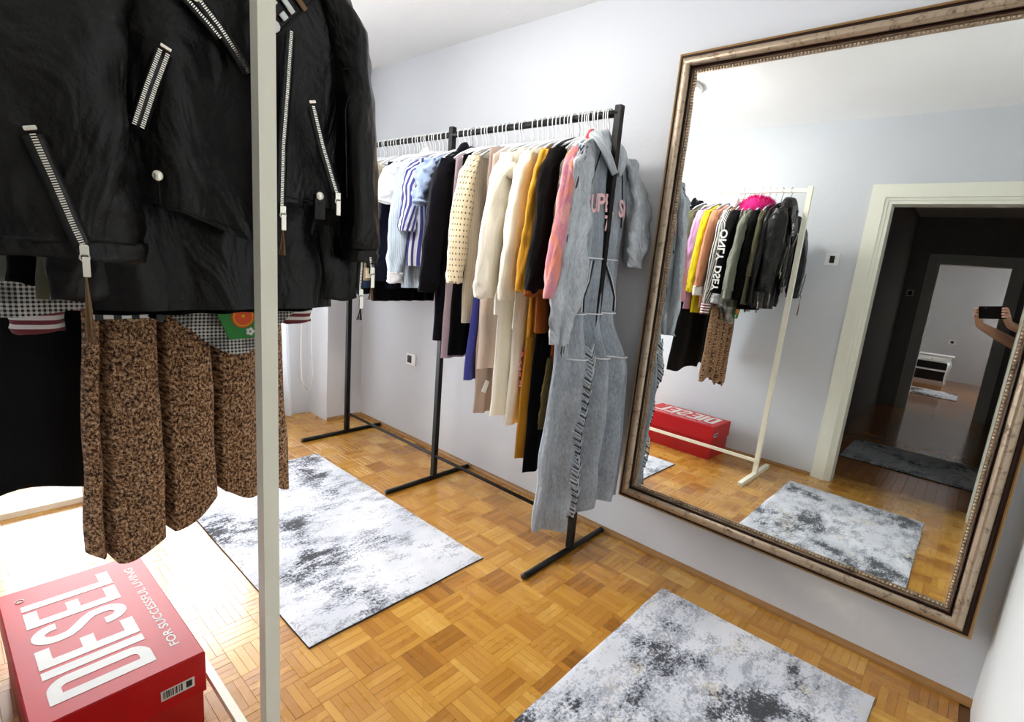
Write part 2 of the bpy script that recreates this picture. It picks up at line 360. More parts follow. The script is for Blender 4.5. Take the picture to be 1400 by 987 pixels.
# ---- hall and far room seen in the mirror through the doorway
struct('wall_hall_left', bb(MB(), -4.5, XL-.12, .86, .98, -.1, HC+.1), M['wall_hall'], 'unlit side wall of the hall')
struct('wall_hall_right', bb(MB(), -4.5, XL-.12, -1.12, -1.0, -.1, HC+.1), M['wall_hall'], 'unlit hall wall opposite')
D2Y0, D2Y1, D2Z = -.17, .56, 1.95
w = MB(); bb(w, -4.62, -4.5, D2Y1, 2.0, -.1, HC+.1); bb(w, -4.62, -4.5, -1.6, D2Y0, -.1, HC+.1); bb(w, -4.62, -4.5, D2Y0, D2Y1, D2Z, HC+.1)
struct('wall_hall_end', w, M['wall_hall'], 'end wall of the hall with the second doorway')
casing('door_2', -4.5, 1, D2Y0, D2Y1, D2Z, M['white_paint'], 'grey white door frame at the far end of the hall')
struct('wall_far_room', bb(MB(), -9.7, -9.58, -1.6, 2.0, -.1, HC+.1), M['wall_far'], 'pale back wall of the far room')
w = MB(); bb(w, -9.7, -8.2, 1.85, 1.97, -.1, HC+.1); bb(w, -6.6, -4.62, 1.85, 1.97, -.1, HC+.1); bb(w, -8.2, -6.6, 1.85, 1.97, -.1, .9); bb(w, -8.2, -6.6, 1.85, 1.97, 2.3, HC+.1); bb(w, -9.7, -4.62, -1.72, -1.6, -.1, HC+.1)
struct('wall_far_room_sides', w, M['wall_far'], 'side walls of the far room')
root = tag(link('window_2_added', None), 'plain white unseen window added in the far room side wall for its fill light', None, None, 'structure'); f = MB()  # unseen window, added as an opening for the far room fill lamp
bb(f, -8.2, -8.14, 1.88, 1.94, .9, 2.3); bb(f, -6.66, -6.6, 1.88, 1.94, .9, 2.3); bb(f, -8.14, -6.66, 1.88, 1.94, .9, .96); bb(f, -8.14, -6.66, 1.88, 1.94, 2.24, 2.3); f.build('window_frame', M['white_plastic'], root)
bb(MB(), -8.14, -6.66, 1.908, 1.912, .96, 2.24).build('pane', M['glass'], root)
struct('floor_hall', bb(MB(), -9.7, XL-.12, -1.6, 2.0, -.1, -.002), M['hall_floor'], 'dark wooden hall floor')
# ---- parquet floor: mosaic squares of five strips each
floor = struct('floor', bb(MB(), XL-.14, XR+.05, YN-.1, YF+.1, -.1, -.008), M['joint'], 'honey coloured mosaic parquet floor')
BS = .128; NSTR = 5
def block_mb(seed, ori):
    rnd = random.Random(seed); mb = MB(); sw = BS/NSTR; base = rnd.uniform(.2, .8)
    for i in range(NSTR):
        c = -BS/2+sw*(i+.5); g = .0004; dz = rnd.uniform(-.0004, .0004); t = min(1, max(0, base+rnd.uniform(-.28, .28)))
        d = (sw-g, BS-g, .012) if ori else (BS-g, sw-g, .012)
        p = (c, 0, -.006+dz) if ori else (0, c, -.006+dz)
        o = len(mb.v); mb.box(p, d, tone=t, bevel=.0005)
        ox, oy = rnd.random()*9, rnd.random()*9                          # grain runs along the strip
        for k in range(o, len(mb.v)):
            x, y, z = mb.v[k]; mb.uv[k] = (ox+(x-p[0])*2.2, oy+(y-p[1])*.18) if ori else (ox+(y-p[1])*2.2, oy+(x-p[0])*.18)
    return mb
variants = [[block_mb(100+k*7+o, o) for k in range(14)] for o in (0, 1)]
cells = []
nx0, nx1 = int(math.floor((XL-.12)/BS))-0, int(math.ceil(XR/BS)); ny0, ny1 = int(math.floor(YN/BS)), int(math.ceil(YF/BS))
RUGS = [(.74, 1.55, 1.44, 2.94), (.27, 1.97, .03, .78)]
for i in range(nx0, nx1):
    for j in range(ny0, ny1):
        x, y = XR-.004-(i-nx0+.5)*BS, YN+.03+(j-ny0+.5)*BS
        if x < XL-.16 or y > YF-.02: continue
        hid = any(a+.07 < x < b-.07 and c+.07 < y < d-.07 for a, b, c, d in RUGS)
        u, v, z = pix((x, y, 0)); vis = z > .2 and -10 < u < 1410 and 300 < v < 1000
        cells.append(((0 if vis and not hid else 10)+math.hypot(x, y), x, y, (i+j) % 2))
cells.sort(); meshes = {}
rest = MB()
for k, (d, x, y, o) in enumerate(cells):
    q = random.randrange(14)
    if k < 300:
        if (o, q) not in meshes:
            ob = variants[o][q].build('parquet_block', M['parquet'], floor, (x, y, 0), tone=True); meshes[(o, q)] = ob.data
        else: link('parquet_block', meshes[(o, q)], floor, (x, y, 0))
    else:
        mb = variants[o][q]; off = len(rest.v); dt = random.uniform(-.15, .15)
        rest.v.extend([(a+x, b+y, c) for a, b, c in mb.v]); rest.uv.extend(mb.uv); rest.tone.extend([min(1, max(0, t+dt)) for t in mb.tone]); rest.smooth.extend(mb.smooth)
        rest.f.extend([tuple(i+off for i in f) for f in mb.f])
o = rest.build('parquet_field', M['parquet'], floor, tone=True); o['kind'] = 'stuff'
# ------------------------------------------------------------------ mirror
MA = -0.01857
def mirror():
    root = thing('wall_mirror', 'huge wall mirror in a worn silver frame with beaded inner edge', 'mirror', (2.145, .475, 1.232)); root.rotation_euler = (0, -MA, 0)
    hy, hz = .645, .967                                            # outer half size
    def sweep(name, prof, m, par=root):
        mb = MB(); P = []; n = len(prof)
        for cy, cz in ((-1, -1), (1, -1), (1, 1), (-1, 1)):
            for d, x in prof: P.append((x, cy*(hy-d), cz*(hz-d)))
        F = []
        for c in range(4):
            e = (c+1) % 4
            for i in range(n-1): F.append((c*n+i, e*n+i, e*n+i+1, c*n+i+1))
        mb.add(P, F, False); return mb.build(name, m, par)
    # d = distance in from the outer edge, x = height (towards the room is negative)
    sweep('frame_back', [(0, .022), (0, -.012), (.004, -.016), (.008, -.014)], M['frame_gold'])
    sweep('frame_cove', [(.008, -.014), (.014, -.012), (.019, -.016), (.024, -.026)], M['frame_dark'])
    arc = [(.024+.017*(1-math.cos(a))*1.0, -.026-.014*math.sin(a)) for a in np.linspace(0, PI, 9)]
    o = sweep('frame_roll', arc, M['frame'])
    for f in o.data.polygons: f.use_smooth = False
    sweep('frame_fillet', [(.058, -.026), (.061, -.018), (.064, -.022), (.067, -.018)], M['frame_dark'])
    sweep('frame_lip', [(.067, -.018), (.0685, -.004), (.08, -.003), (.08, .004)], M['frame'])
    mb = MB(); yi, zi = hy-.074, hz-.074; st = .0115
    ny, nz = int(2*yi/st), int(2*zi/st)
    for k in range(ny+1):
        for s in (-1, 1): mb.ball((-.006, -yi+2*yi*k/ny, s*zi), (.006, .0046, .005), 6, 4)
    for k in range(1, nz):
        for s in (-1, 1): mb.ball((-.006, s*yi, -zi+2*zi*k/nz), (.006, .005, .0046), 6, 4)
    b = mb.build('bead_edging', M['frame'], root); b['kind'] = 'stuff'
    g = MB(); bb(g, 0, .004, -(hy-.078), hy-.078, -(hz-.078), hz-.078); g.build('glass', M['mirror'], root)
    g = MB(); bb(g, .005, .020, -(hy-.006), hy-.006, -(hz-.006), hz-.006); g.build('backing', M['joint'], root)
    for s in (-1, 1):
        bb(MB(), .020, .0655-.018, s*.5-.02, s*.5+.02, -.93, -.88).build('spacer', M['black_plastic'], root)
mirror()

# ------------------------------------------------------------------ rugs
def rug(name, lab, x0, x1, y0, y1, m, seed, fringe=True):
    root = thing(name, lab, 'rug', ((x0+x1)/2, (y0+y1)/2, 0), 'distressed grey rugs'); hx, hy = (x1-x0)/2, (y1-y0)/2
    nx, ny = 40, 60; P = []; UV = []; T = .011
    for j in range(ny+1):
        for i in range(nx+1):
            x = -hx+2*hx*i/nx; y = -hy+2*hy*j/ny
            z = T+.0022*mnoise.noise((x*2.4+seed, y*2.4, 3)); e = min(i, nx-i, j, ny-j)
            if e == 0: z -= .004
            x += .004*mnoise.noise((y*5, seed, 1)); y += .004*mnoise.noise((x*5, seed, 7)); P.append((x, y, z)); UV.append((x, y))
    F = [(j*(nx+1)+i, j*(nx+1)+i+1, (j+1)*(nx+1)+i+1, (j+1)*(nx+1)+i) for j in range(ny) for i in range(nx)]
    MB().add(P, F, True, UV).build('pile', m, root)
    ring = [i for i in range(nx+1)]+[j*(nx+1)+nx for j in range(1, ny+1)]+[ny*(nx+1)+i for i in range(nx-1, -1, -1)]+[j*(nx+1) for j in range(ny-1, 0, -1)]
    Q = [P[i] for i in ring]; n = len(Q)
    V = [(x, y, z-.0005) for x, y, z in Q]+[(x*1.003, y*1.003, .0006) for x, y, z in Q]
    MB().add(V, [(i, n+i, n+(i+1) % n, (i+1) % n) for i in range(n)]+[tuple(n+i for i in range(n-1, -1, -1))], False).build('edge_binding', M['rug_edge'], root)
    return root
rug('area_rug', 'distressed grey and black rug in front of the black clothes rack', .735, 1.548, 1.44, 2.945, rug_mat('rug_a', 3.2, .75, .25, 1.1), 1)
rug('area_rug', 'distressed white rug with black flecks and a tan patch below the mirror', .27, 1.975, .02, .783, rug_mat('rug_b', 7.7, 1.15, .9, 1.7, 3.6), 5)
rug('area_rug', 'grey rug lying on the dark hall floor behind the doorway', -1.72, -.86, -.6, .68, rug_mat('rug_c', 1.3, .9, .3, 1.5), 9)
rug('area_rug', 'small black and white rug before the white console table', -7.25, -6.3, .05, .82, rug_mat('rug_d', 5.9, 1.5, .3), 12)

# ------------------------------------------------------------------ sockets and switches
def plate(name, lab, cat, c, n, w, h, inner, group=None):
    root = thing(name, lab, cat, c, group); nx = n
    MB().box((nx*.005, 0, 0), (.01, w, h), bevel=.002).build('face_plate', M['white_plastic'], root)
    for (dy, dz, iw, ih) in inner: MB().box((nx*.0115, dy, dz), (.004, iw, ih), bevel=.001).build('rocker' if cat == 'switch' else 'insert', M['black_plastic'], root)
plate('wall_socket', 'small white socket with dark insert on the wall behind the black rack', 'socket', (XR, 2.868, .575), -1, .10, .08, [(.012, 0, .042, .05)])
plate('light_switch', 'white light switch with a dark rocker beside the cream door frame', 'switch', (XL, .868, 1.577), 1, .085, .082, [(0, 0, .03, .05)])
plate('light_switch', 'light switch at the dark end of the hall beside the second door', 'switch', (-4.5, .78, 1.53), 1, .085, .085, [(0, 0, .04, .05)])
# ceiling lamp
root = thing('ceiling_lamp', 'round white glass ceiling lamp glowing in the middle of the room', 'lamp', (1.0, 1.74, HC))
MB().disc((0, 0, 0), (0, 0, -1), .17, .03).build('lamp_base', M['white_plastic'], root)
mb = MB(); P = [(.155*math.cos(t), -.03-.075*math.sin(t)) for t in np.linspace(0, PI/2, 9)]; V = []; n = 28
for r, z in P:
    for k in range(n): a = 2*PI*k/n; V.append((max(r, .002)*math.cos(a), max(r, .002)*math.sin(a), z))
mb.add(V, [(i*n+k, (i+1)*n+k, (i+1)*n+(k+1) % n, i*n+(k+1) % n) for i in range(8) for k in range(n)]+[tuple(8*n+k for k in range(n))], True).build('lamp_shade', M['lamp'], root)
# curtain gathered beside the pier, with its draw cord
root = thing('sheer_curtain', 'white sheer curtain hanging to the floor beside the pier', 'curtain', (1.55, 3.70, 0))
mb = MB(); ns, nz = 90, 30; P = []; UV = []
for j in range(nz+1):
    z = .02+2.42*j/nz
    for i in range(ns+1):
        s = i/ns; sq = 1-.10*math.sin(PI*min(1, j/nz*1.1))
        P.append((-.18+.36*s*sq+.02, .022*math.sin(s*46+.6*math.sin(j*.2))+.012*math.sin(s*17+j*.11), z)); UV.append((s*1.2, z))
mb.add(P, [(j*(ns+1)+i, j*(ns+1)+i+1, (j+1)*(ns+1)+i+1, (j+1)*(ns+1)+i) for j in range(nz) for i in range(ns)], True, UV).build('cloth', M['sheer'], root)
root2 = thing('curtain_rail', 'white curtain rail under the ceiling above the window', 'rail', (.95, 3.70, HC))
MB().box((0, 0, -.04), (1.84, .05, .03), bevel=.004).build('rail', M['white_plastic'], root2)
for sx in (-.8, 0, .8): MB().box((sx, 0, -.0125), (.03, .04, .025)).build('bracket', M['white_plastic'], root2)
mb = MB(); pts = [(1.80, 3.66, 2.45)]+[(1.795+.006*math.sin(k*.4), 3.66, 2.45-k*.22) for k in range(1, 10)]+[(1.80, 3.66, .30), (1.83, 3.655, .22), (1.868, 3.655, .235), (1.885, 3.66, .33)]+[(1.885-.045*k/9-.008*math.sin(k), 3.66, .33+k*.236) for k in range(1, 10)]
tag(mb.tube(pts, .005, 6).build('draw_cord_loop', M['white_plastic']), 'white looped draw cord hanging beside the sheer curtain', 'cord')

# ------------------------------------------------------------------ clothes racks
BX, BYS, BZ = 1.9, (1.22, 2.22, 3.19), 1.925
r = thing('clothes_rack', 'long black metal clothes rack with three posts along the mirror wall', 'clothes rack', (BX, 2.2, 0))
L = lambda x, y, z: (x-BX, y-2.2, z)
for k, y in enumerate(BYS):
    MB().bar(L(BX, y, .024), L(BX, y, 1.955 if k != 1 else 1.965), .028).build('post', M['black_metal'], r)
    f = MB().tube([L(1.575, y, .014), L(2.172, y, .014)], .0135, 10).build('foot', M['black_metal'], r)
    for x in (1.573, 2.174): MB().tube([L(x-.004, y, .0145), L(x+.004, y, .0145)], .0145, 10).build('end_cap', M['black_plastic'], f)
mb = MB(); mb.tube([L(BX, y, BZ) for y in np.linspace(BYS[0], BYS[2], 40)], .0145, 12).build('top_bar', M['black_metal'], r)
MB().tube([L(BX, BYS[0], .15), L(BX, BYS[2], .15)], .009, 8).build('lower_bar', M['black_metal'], r)
WXC, WYS, WZ = .415, (.985, 3.05), 1.975
r = thing('clothes_rack', 'cream white metal clothes rack of square tube beside the doorway', 'clothes rack', (WXC, 2.0, 0))
L = lambda x, y, z: (x-WXC, y-2.0, z)
for y in WYS:
    MB().bar(L(WXC, y, .028), L(WXC, y, 2.0), .03).build('post', M['white_metal'], r)
    MB().bar(L(.11, y, .0145), L(.72, y, .0145), .028).build('foot', M['white_metal'], r)
MB().bar(L(WXC, WYS[0]+.015, WZ), L(WXC, WYS[1]-.015, WZ), .024).build('top_bar', M['white_metal'], r)
MB().bar(L(WXC+.012, WYS[0], .12), L(WXC+.012, WYS[1], .12), .02).build('lower_bar', M['white_metal'], r)

# ------------------------------------------------------------------ shoe box with lettering
def text_mesh(body, size):
    cu = bpy.data.curves.new('t', 'FONT'); cu.body = body; cu.size = size; cu.align_x = 'CENTER'; cu.align_y = 'CENTER'; cu.offset = size*(.012 if len(body) > 12 else .026); cu.resolution_u = 4
    o = bpy.data.objects.new('t', cu); COL.objects.link(o); dg = bpy.context.evaluated_depsgraph_get(); dg.update()
    me = bpy.data.meshes.new_from_object(o.evaluated_get(dg)); V = [tuple(v.co) for v in me.vertices]; F = [tuple(p.vertices) for p in me.polygons]
    bpy.data.objects.remove(o); bpy.data.curves.remove(cu); bpy.data.meshes.remove(me); return V, F
def letters_diesel():
    w, s = .40, .135; out = []
    R = lambda x0, y0, x1, y1: [(x0, y0), (x1, y0), (x1, y1), (x0, y1)]
    def D(x):
        q = [R(x, 0, x+s, 1)]; n = 10
        oc = [(x+s, 1)]+[(x+w-.20+.20*math.sin(a), .80+.20*math.cos(a)) for a in np.linspace(0, PI/2, n)]+[(x+w-.20+.20*math.cos(a), .20-.20*math.sin(a)) for a in np.linspace(0, PI/2, n)]+[(x+s, 0)]
        ic = [(x+s, .87)]+[(x+w-s-.06+.06*math.sin(a), .81+.06*math.cos(a)) for a in np.linspace(0, PI/2, n)]+[(x+w-s-.06+.06*math.cos(a), .19-.06*math.sin(a)) for a in np.linspace(0, PI/2, n)]+[(x+s, .13)]
        for i in range(len(oc)-1): q.append([ic[i], ic[i+1], oc[i+1], oc[i]])
        return q
    def E(x): return [R(x, 0, x+s, 1), R(x+s, 0, x+w-.03, .14), R(x+s, .86, x+w-.03, 1), R(x+s, .43, x+w-.07, .57)]
    def Sx(x):
        c = []; k = w/2
        for a in np.linspace(-.15, PI, 12): c.append((x+k+(k-s/2)*math.cos(a), .76+.17*math.sin(a)))
        c += [(x+s/2+.012, .64), (x+s/2+.07, .56), (x+w-s/2-.07, .44), (x+w-s/2-.012, .36)]
        for a in np.linspace(0, -PI-.15, 12): c.append((x+k+(k-s/2)*math.cos(a), .24+.17*math.sin(a)))
        q = []; L_ = []
        for i in range(len(c)):
            a = c[max(i-1, 0)]; b = c[min(i+1, len(c)-1)]; dx, dy = b[0]-a[0], b[1]-a[1]; l = math.hypot(dx, dy); nx, ny = -dy/l*s/2, dx/l*s/2
            L_.append(((c[i][0]-nx, c[i][1]-ny), (c[i][0]+nx, c[i][1]+ny)))
        for i in range(len(L_)-1): q.append([L_[i][0], L_[i+1][0], L_[i+1][1], L_[i][1]])
        return q
    x = 0; g = .055
    out.append(D(x)); x += w+g; out.append([R(x, 0, x+s, 1)]); x += s+g; out.append(E(x)); x += w-.03+g; out.append(Sx(x)); x += w+g; out.append(E(x)); x += w-.03+g
    out.append([R(x, 0, x+s, 1), R(x+s, 0, x+w-.04, .14)]); x += w-.04
    return out, x
def shoe_box():
    x0, x1, y0, y1, zt = .048, .388, 1.325, 1.925, .262
    root = thing('shoe_box', 'big red shoe box with white lettering on the floor under the white rack', 'box', ((x0+x1)/2, (y0+y1)/2, 0)); root.rotation_euler = (0, 0, math.radians(1.0))
    hx, hy = (x1-x0)/2, (y1-y0)/2
    MB().box((0, 0, .085), (2*hx-.012, 2*hy-.012, .17), bevel=.002).build('box_body', M['box_red_dark'], root)
    lid = MB().box((0, 0, zt-.06), (2*hx, 2*hy, .12), bevel=.003).build('lid', M['box_red'], root)
    # lettering: reads towards +Y, letter tops towards the doorway wall
    ls, tot = letters_diesel(); H = .205; Wd = .50; ox = .075; oy = -Wd/2+.0
    for q, name in zip(ls, 'DIESEL'):
        mb = MB()
        for poly in q: mb.prism(poly, lambda a, b: (ox-b*H, oy+a/tot*Wd, zt-.0006), lambda a, b: (ox-b*H, oy+a/tot*Wd, zt+.0009))
        mb.build('letter', M['print_white'], lid)
    V, F = text_mesh('FOR SUCCESSFUL LIVING', .038); mxw = max(v[0] for v in V)
    MB().add([(.125-v[1]*.78, -.0+v[0]*.225/mxw, zt+.0008) for v in V], F).build('slogan', M['print_white'], lid)
    mb = MB(); c = [(-.128+.009*math.cos(a), .235+.009*math.sin(a), zt+.0008) for a in np.linspace(0, 2*PI, 20)]; mb.tube(c, .0012, 4); mb.build('trademark_ring', M['print_white'], lid)
    V, F = text_mesh('R', .013); MB().add([(-.128-v[1], .235+v[0], zt+.0008) for v in V], F).build('trademark_letter', M['print_white'], lid)
    # barcode label on the near end of the lid
    lb = MB().box((.105, -hy-.0006, zt-.072), (.075, .0012, .028)).build('barcode_label', M['print_white'], root); rnd = random.Random(3); x = .073; mb = MB()
    while x < .118: w_ = rnd.choice((.0012, .002, .003)); mb.box((x, -hy-.0014, zt-.071), (w_, .0006, .02)); x += w_+rnd.choice((.0015, .0025))
    mb.box((.130, -hy-.0014, zt-.071), (.014, .0006, .018)); mb.build('barcode', M['barcode_black'], lb)
shoe_box()
# ------------------------------------------------------------------ console table in the far room
r = thing('console_table', 'small white console table with one drawer in the far room', 'table', (-8.45, .55, 0))
MB().box((0, 0, .55), (.34, .62, .025), bevel=.005).build('table_top', M['white_paint'], r)
MB().box((0, 0, .48), (.30, .54, .115), bevel=.003).build('apron', M['white_paint'], r)
dr = MB().box((.153, 0, .48), (.012, .36, .075), bevel=.003).build('drawer', M['white_paint'], r); MB().ball((.168, 0, .48), .011).build('knob', M['steel'], dr)
for sx in (-1, 1):
    for sy in (-1, 1):
        pts = [(sx*(.135+b), sy*(.25+b), z) for b, z in ((0, .44), (.022, .38), (.008, .28), (-.008, .16), (-.004, .07), (.012, .012))]
        MB().tube(pts, [.03, .027, .02, .016, .014, .018], 8).build('leg', M['white_paint'], r)
MB().box((0, 0, .26), (.27, .48, .018), bevel=.003).build('shelf', M['white_paint'], r)
MB().box((-.13, 0, .24), (.008, .46, .38)).build('dark_backing', M['black_plastic'], r)  # black sheet added behind the shelf to make the interior dark
plate('wall_socket', 'white socket on the far room wall above the console table', 'socket', (-9.58, .36, .78), 1, .13, .09, [(0, 0, .05, .05)])
# ------------------------------------------------------------------ garments
def nz3(x, y, z): return mnoise.noise((x, y, z))
def sheet(mb, ws, wh, T, top, hem, slope=.45, neck=.06, folds=(5, .012), seed=0, ycur=None, hemf=None, ns=34, nz=34, wave=0.0, waist=None, thin=.4, pleat=0.0):
    """front and back cloth of a hanging garment; local X = shoulder line, Y = depth, Z = height above the hem"""
    P = []; UV = []; k, amp = folds; H = top-hem
    cols = [(s, -1) for s in np.linspace(-1, 1, ns+1)]+[(s, 1) for s in np.linspace(1, -1, ns+1)[1:-1]]
    n = len(cols)
    for j in range(nz+1):
        t = j/nz
        for c, (s, side) in enumerate(cols):
            zt = top-slope*max(0, abs(s)*ws-neck); zb = hem+(hemf(s, side) if hemf else 0); z = zt+(zb-zt)*t
            h = (z-hem)/H; d = 1-h
            w_ = ws+(wh-ws)*max(0, min(1, d*1.05))**.9
            if waist: w_ *= 1-waist[1]*math.exp(-((h-waist[0])/.14)**2)
            ed = max(0.0, 1-abs(s)**2.8)**.5; tt = thin+(1-thin)*min(1, d/.22)
            y = side*T*ed*tt
            a = amp*min(1, d*1.3)**.8
            ph = seed*2.1+(0 if side < 0 else 1.4)
            y += a*ed*math.sin(k*PI*s+ph+.9*math.sin(d*3+seed))+a*.7*ed*nz3(s*3.1+seed, z*2.6, side)
            if pleat: vl = math.exp(-(math.sin((k*PI*s+ph)/2)/.17)**2); y += side*-1*pleat*ed*min(1, d*2)*(2.7*vl-.4)
            if wave: y += wave*d*math.sin(2.2*s+seed)
            x = s*w_+.010*nz3(z*5, seed, s)*(d+.2)+.006*math.sin(z*23+seed)*nz3(z*3, seed+4, 0)
            if ycur: y += ycur(z, s)
            P.append((x, y, z-hem)); UV.append((s*w_*side+(0 if side < 0 else .77), z-hem))
    F = [(j*n+c, (j+1)*n+c, (j+1)*n+(c+1) % n, j*n+(c+1) % n) for j in range(nz) for c in range(n)]
    F.append(tuple(range(n)))
    return mb.add(P, F, True, UV)
def sleeve(mb, path, rx, ry, seed=0, n=24, m=44, wr=.006, puff=0):
    """cloth tube along a polyline (local coordinates) with long folds and creases"""
    path = [np.array(p, float) for p in path]; ts = np.linspace(0, 1, len(path)); P = []; UV = []
    for j in range(m+1):
        t = j/m; c = np.array([np.interp(t, ts, [p[i] for p in path]) for i in range(3)])
        a_ = np.interp(t, np.linspace(0, 1, len(rx)), rx); b_ = np.interp(t, np.linspace(0, 1, len(ry)), ry); edge = min(1, 6*t)
        for k in range(n):
            a = 2*PI*k/n; ca, sa = math.cos(a), math.sin(a)
            q = wr*(1.6*nz3(ca*1.5+seed, sa*1.5, t*5)+.8*nz3(ca*3+seed, sa*3, t*14)+.7*math.sin(t*34+2.4*math.sin(a+seed)+seed)*nz3(a, t*5, seed))
            q += wr*.9*math.sin(3*a+seed+2.2*t)*edge
            k_ = abs(ca)**.7*(1 if ca > 0 else -1); P.append((c[0]+(a_+q)*ca, c[1]+(b_+q*.8)*sa, c[2]+.01*nz3(ca, sa, seed)*(t > .95))); UV.append((a*a_, c[2]))
    F = [(j*n+k, (j+1)*n+k, (j+1)*n+(k+1) % n, j*n+(k+1) % n) for j in range(m) for k in range(n)]+[tuple(range(n)), tuple(m*n+k for k in range(n-1, -1, -1))]
    return mb.add(P, F, True, UV)
HANG = {}
def hanger(lab, x, y, z, m='clear_plastic', group=None, rz=0, wide=.2, xs=1):
    """hook over the bar (centre x, y, z); the shoulders drop to both sides"""
    key = (m, wide)
    if key not in HANG:
        hk = MB(); pts = [(.021*math.cos(a), 0, .021*math.sin(a)) for a in np.linspace(-.5, PI, 12)]+[(-.019, 0, -.016), (-.004, 0, -.034), (0, 0, -.05), (0, 0, -.085)]
        hk.tube(pts, .0023, 6); sh = MB()
        sh.tube([(-wide, 0, -.155), (-wide*.75, 0, -.128), (-.04, 0, -.09), (0, 0, -.082), (.04, 0, -.09), (wide*.75, 0, -.128), (wide, 0, -.155)], [.005, .006, .007, .008, .007, .006, .005], 6)
        sh.tube([(-wide*.97, 0, -.157), (wide*.97, 0, -.157)], .0035, 6)
        HANG[key] = (hk, sh, None, None)
    hk, sh, h0, s0 = HANG[key]
    r = thing('clothes_hanger', lab, 'hanger', (x, y, z), group, rz)
    if h0 is None:
        a = hk.build('hook', M['white_plastic' if m != 'black_plastic' else 'steel'], r); b = sh.build('shoulder_bar', M[m], r); HANG[key] = (hk, sh, a.data, b.data)
    else: link('hook', h0, r); link('shoulder_bar', s0, r)
    return r
G_ALL = []
def garment(name, lab, cat, x, y, top, hem, ws, wh, T, m, sl=None, rz=0, collar=None, parts=None, group=None, hang='clear_plastic', bar=None, short=None, **kw):
    r = thing(name, lab, cat, (x, y, hem), group, math.radians(rz)); seed = kw.pop('seed', len(G_ALL)*1.37+.5); slope = kw.get('slope', .45); neck = kw.get('neck', .06)
    b = sheet(MB(), ws, wh, T, top, hem, seed=seed, **kw).build('bodice' if kw.get('waist') else 'body_cloth', m, r)
    H = top-hem; zt = H-slope*(ws-neck)
    if sl:
        ln = sl.get('len', .58); r0 = sl.get('r', .06); r1 = sl.get('r1', r0*.75); out = sl.get('out', .03); yy = sl.get('ry', min(.036, T*1.3)); fw = sl.get('fwd', 0.0)
        for s in (-1, 1):
            if sl.get('side') and sl['side'] != s: continue
            out = sl.get('out', .03)*(.2 if (s > 0 and x > 1) else 1)     # less room on the wall side
            x0 = s*(ws-.035); lnn = ln if not sl.get('len2') or s < 0 else sl['len2']
            p = [(x0, 0, zt+.012), (x0+s*out*.7, fw*.2, zt-lnn*.12), (x0+s*out*1.15, fw*.6, zt-lnn*.35), (x0+s*out*1.6, fw, zt-lnn*.6), (x0+s*out*1.9, fw, zt-lnn*.85), (x0+s*out*2.05, fw, zt-lnn)]
            pf = sl.get('puff', 0)
            rx = [r0*.5, r0*.86, r0*(.98+pf*.3), r0*(.95+pf*.6), (r0+r1)/2*(1+pf*.5), r1]; ry = [yy*.7, yy, yy, yy, yy*.95, yy*.85]
            sb = sleeve(MB(), p, rx, ry, seed+s, wr=sl.get('wr', .006)).build('sleeve', sl.get('m', m), r)
            if sl.get('cuff'):
                cx, cy, cz = p[-1]; hc = sl.get('cuffh', .05)
                sleeve(MB(), [(cx, cy, cz+.006), (cx, cy, cz-hc)], [r1*1.02, r1*.98], [yy*.9, yy*.88], seed, m=8, wr=.003).build('cuff', sl['cuff'], sb)
    if collar:
        mb = MB(); n = 20; rx_, ry_ = neck*1.05, min(T*.8, .03); hh = collar.get('h', .035); P = []
        for i, (dz, k) in enumerate(((-.012, 1.0), (hh*.6, .95), (hh, 1.05), (hh*.75, 1.35), (.0, 1.7), (-hh*.4, 1.9))):
            for q in range(n): a = 2*PI*q/n; P.append((rx_*k*math.cos(a), ry_*k*math.sin(a)-(.004 if math.sin(a) < 0 else 0), H+dz-(.02*k if math.sin(a) < -.5 else 0)))
        mb.add(P, [(i*n+q, (i+1)*n+q, (i+1)*n+(q+1) % n, i*n+(q+1) % n) for i in range(5) for q in range(n)], True).build('collar', collar.get('m', m), r)
    if parts: parts(r, H, T)
    G_ALL.append(r)
    if bar:
        hanger('%s hanger holding the %s' % ('black plastic' if hang == 'black_plastic' else ('pale grey plastic' if hang == 'grey_plastic' else 'clear plastic'), short or name.replace('_', ' ')), bar[0], y, bar[1], hang, 'hangers in use', math.radians(rz), wide=min(.2, ws-.02))
    return r
def buttons(xx, zs, m, y=-1, r_=.007):
    def f(r, H, T):
        for z in zs: MB().disc((xx, -T*1.05-.004, z), (0, -1, 0), r_, .003, 10).build('button', m, r)
    return f
F_ = fabric
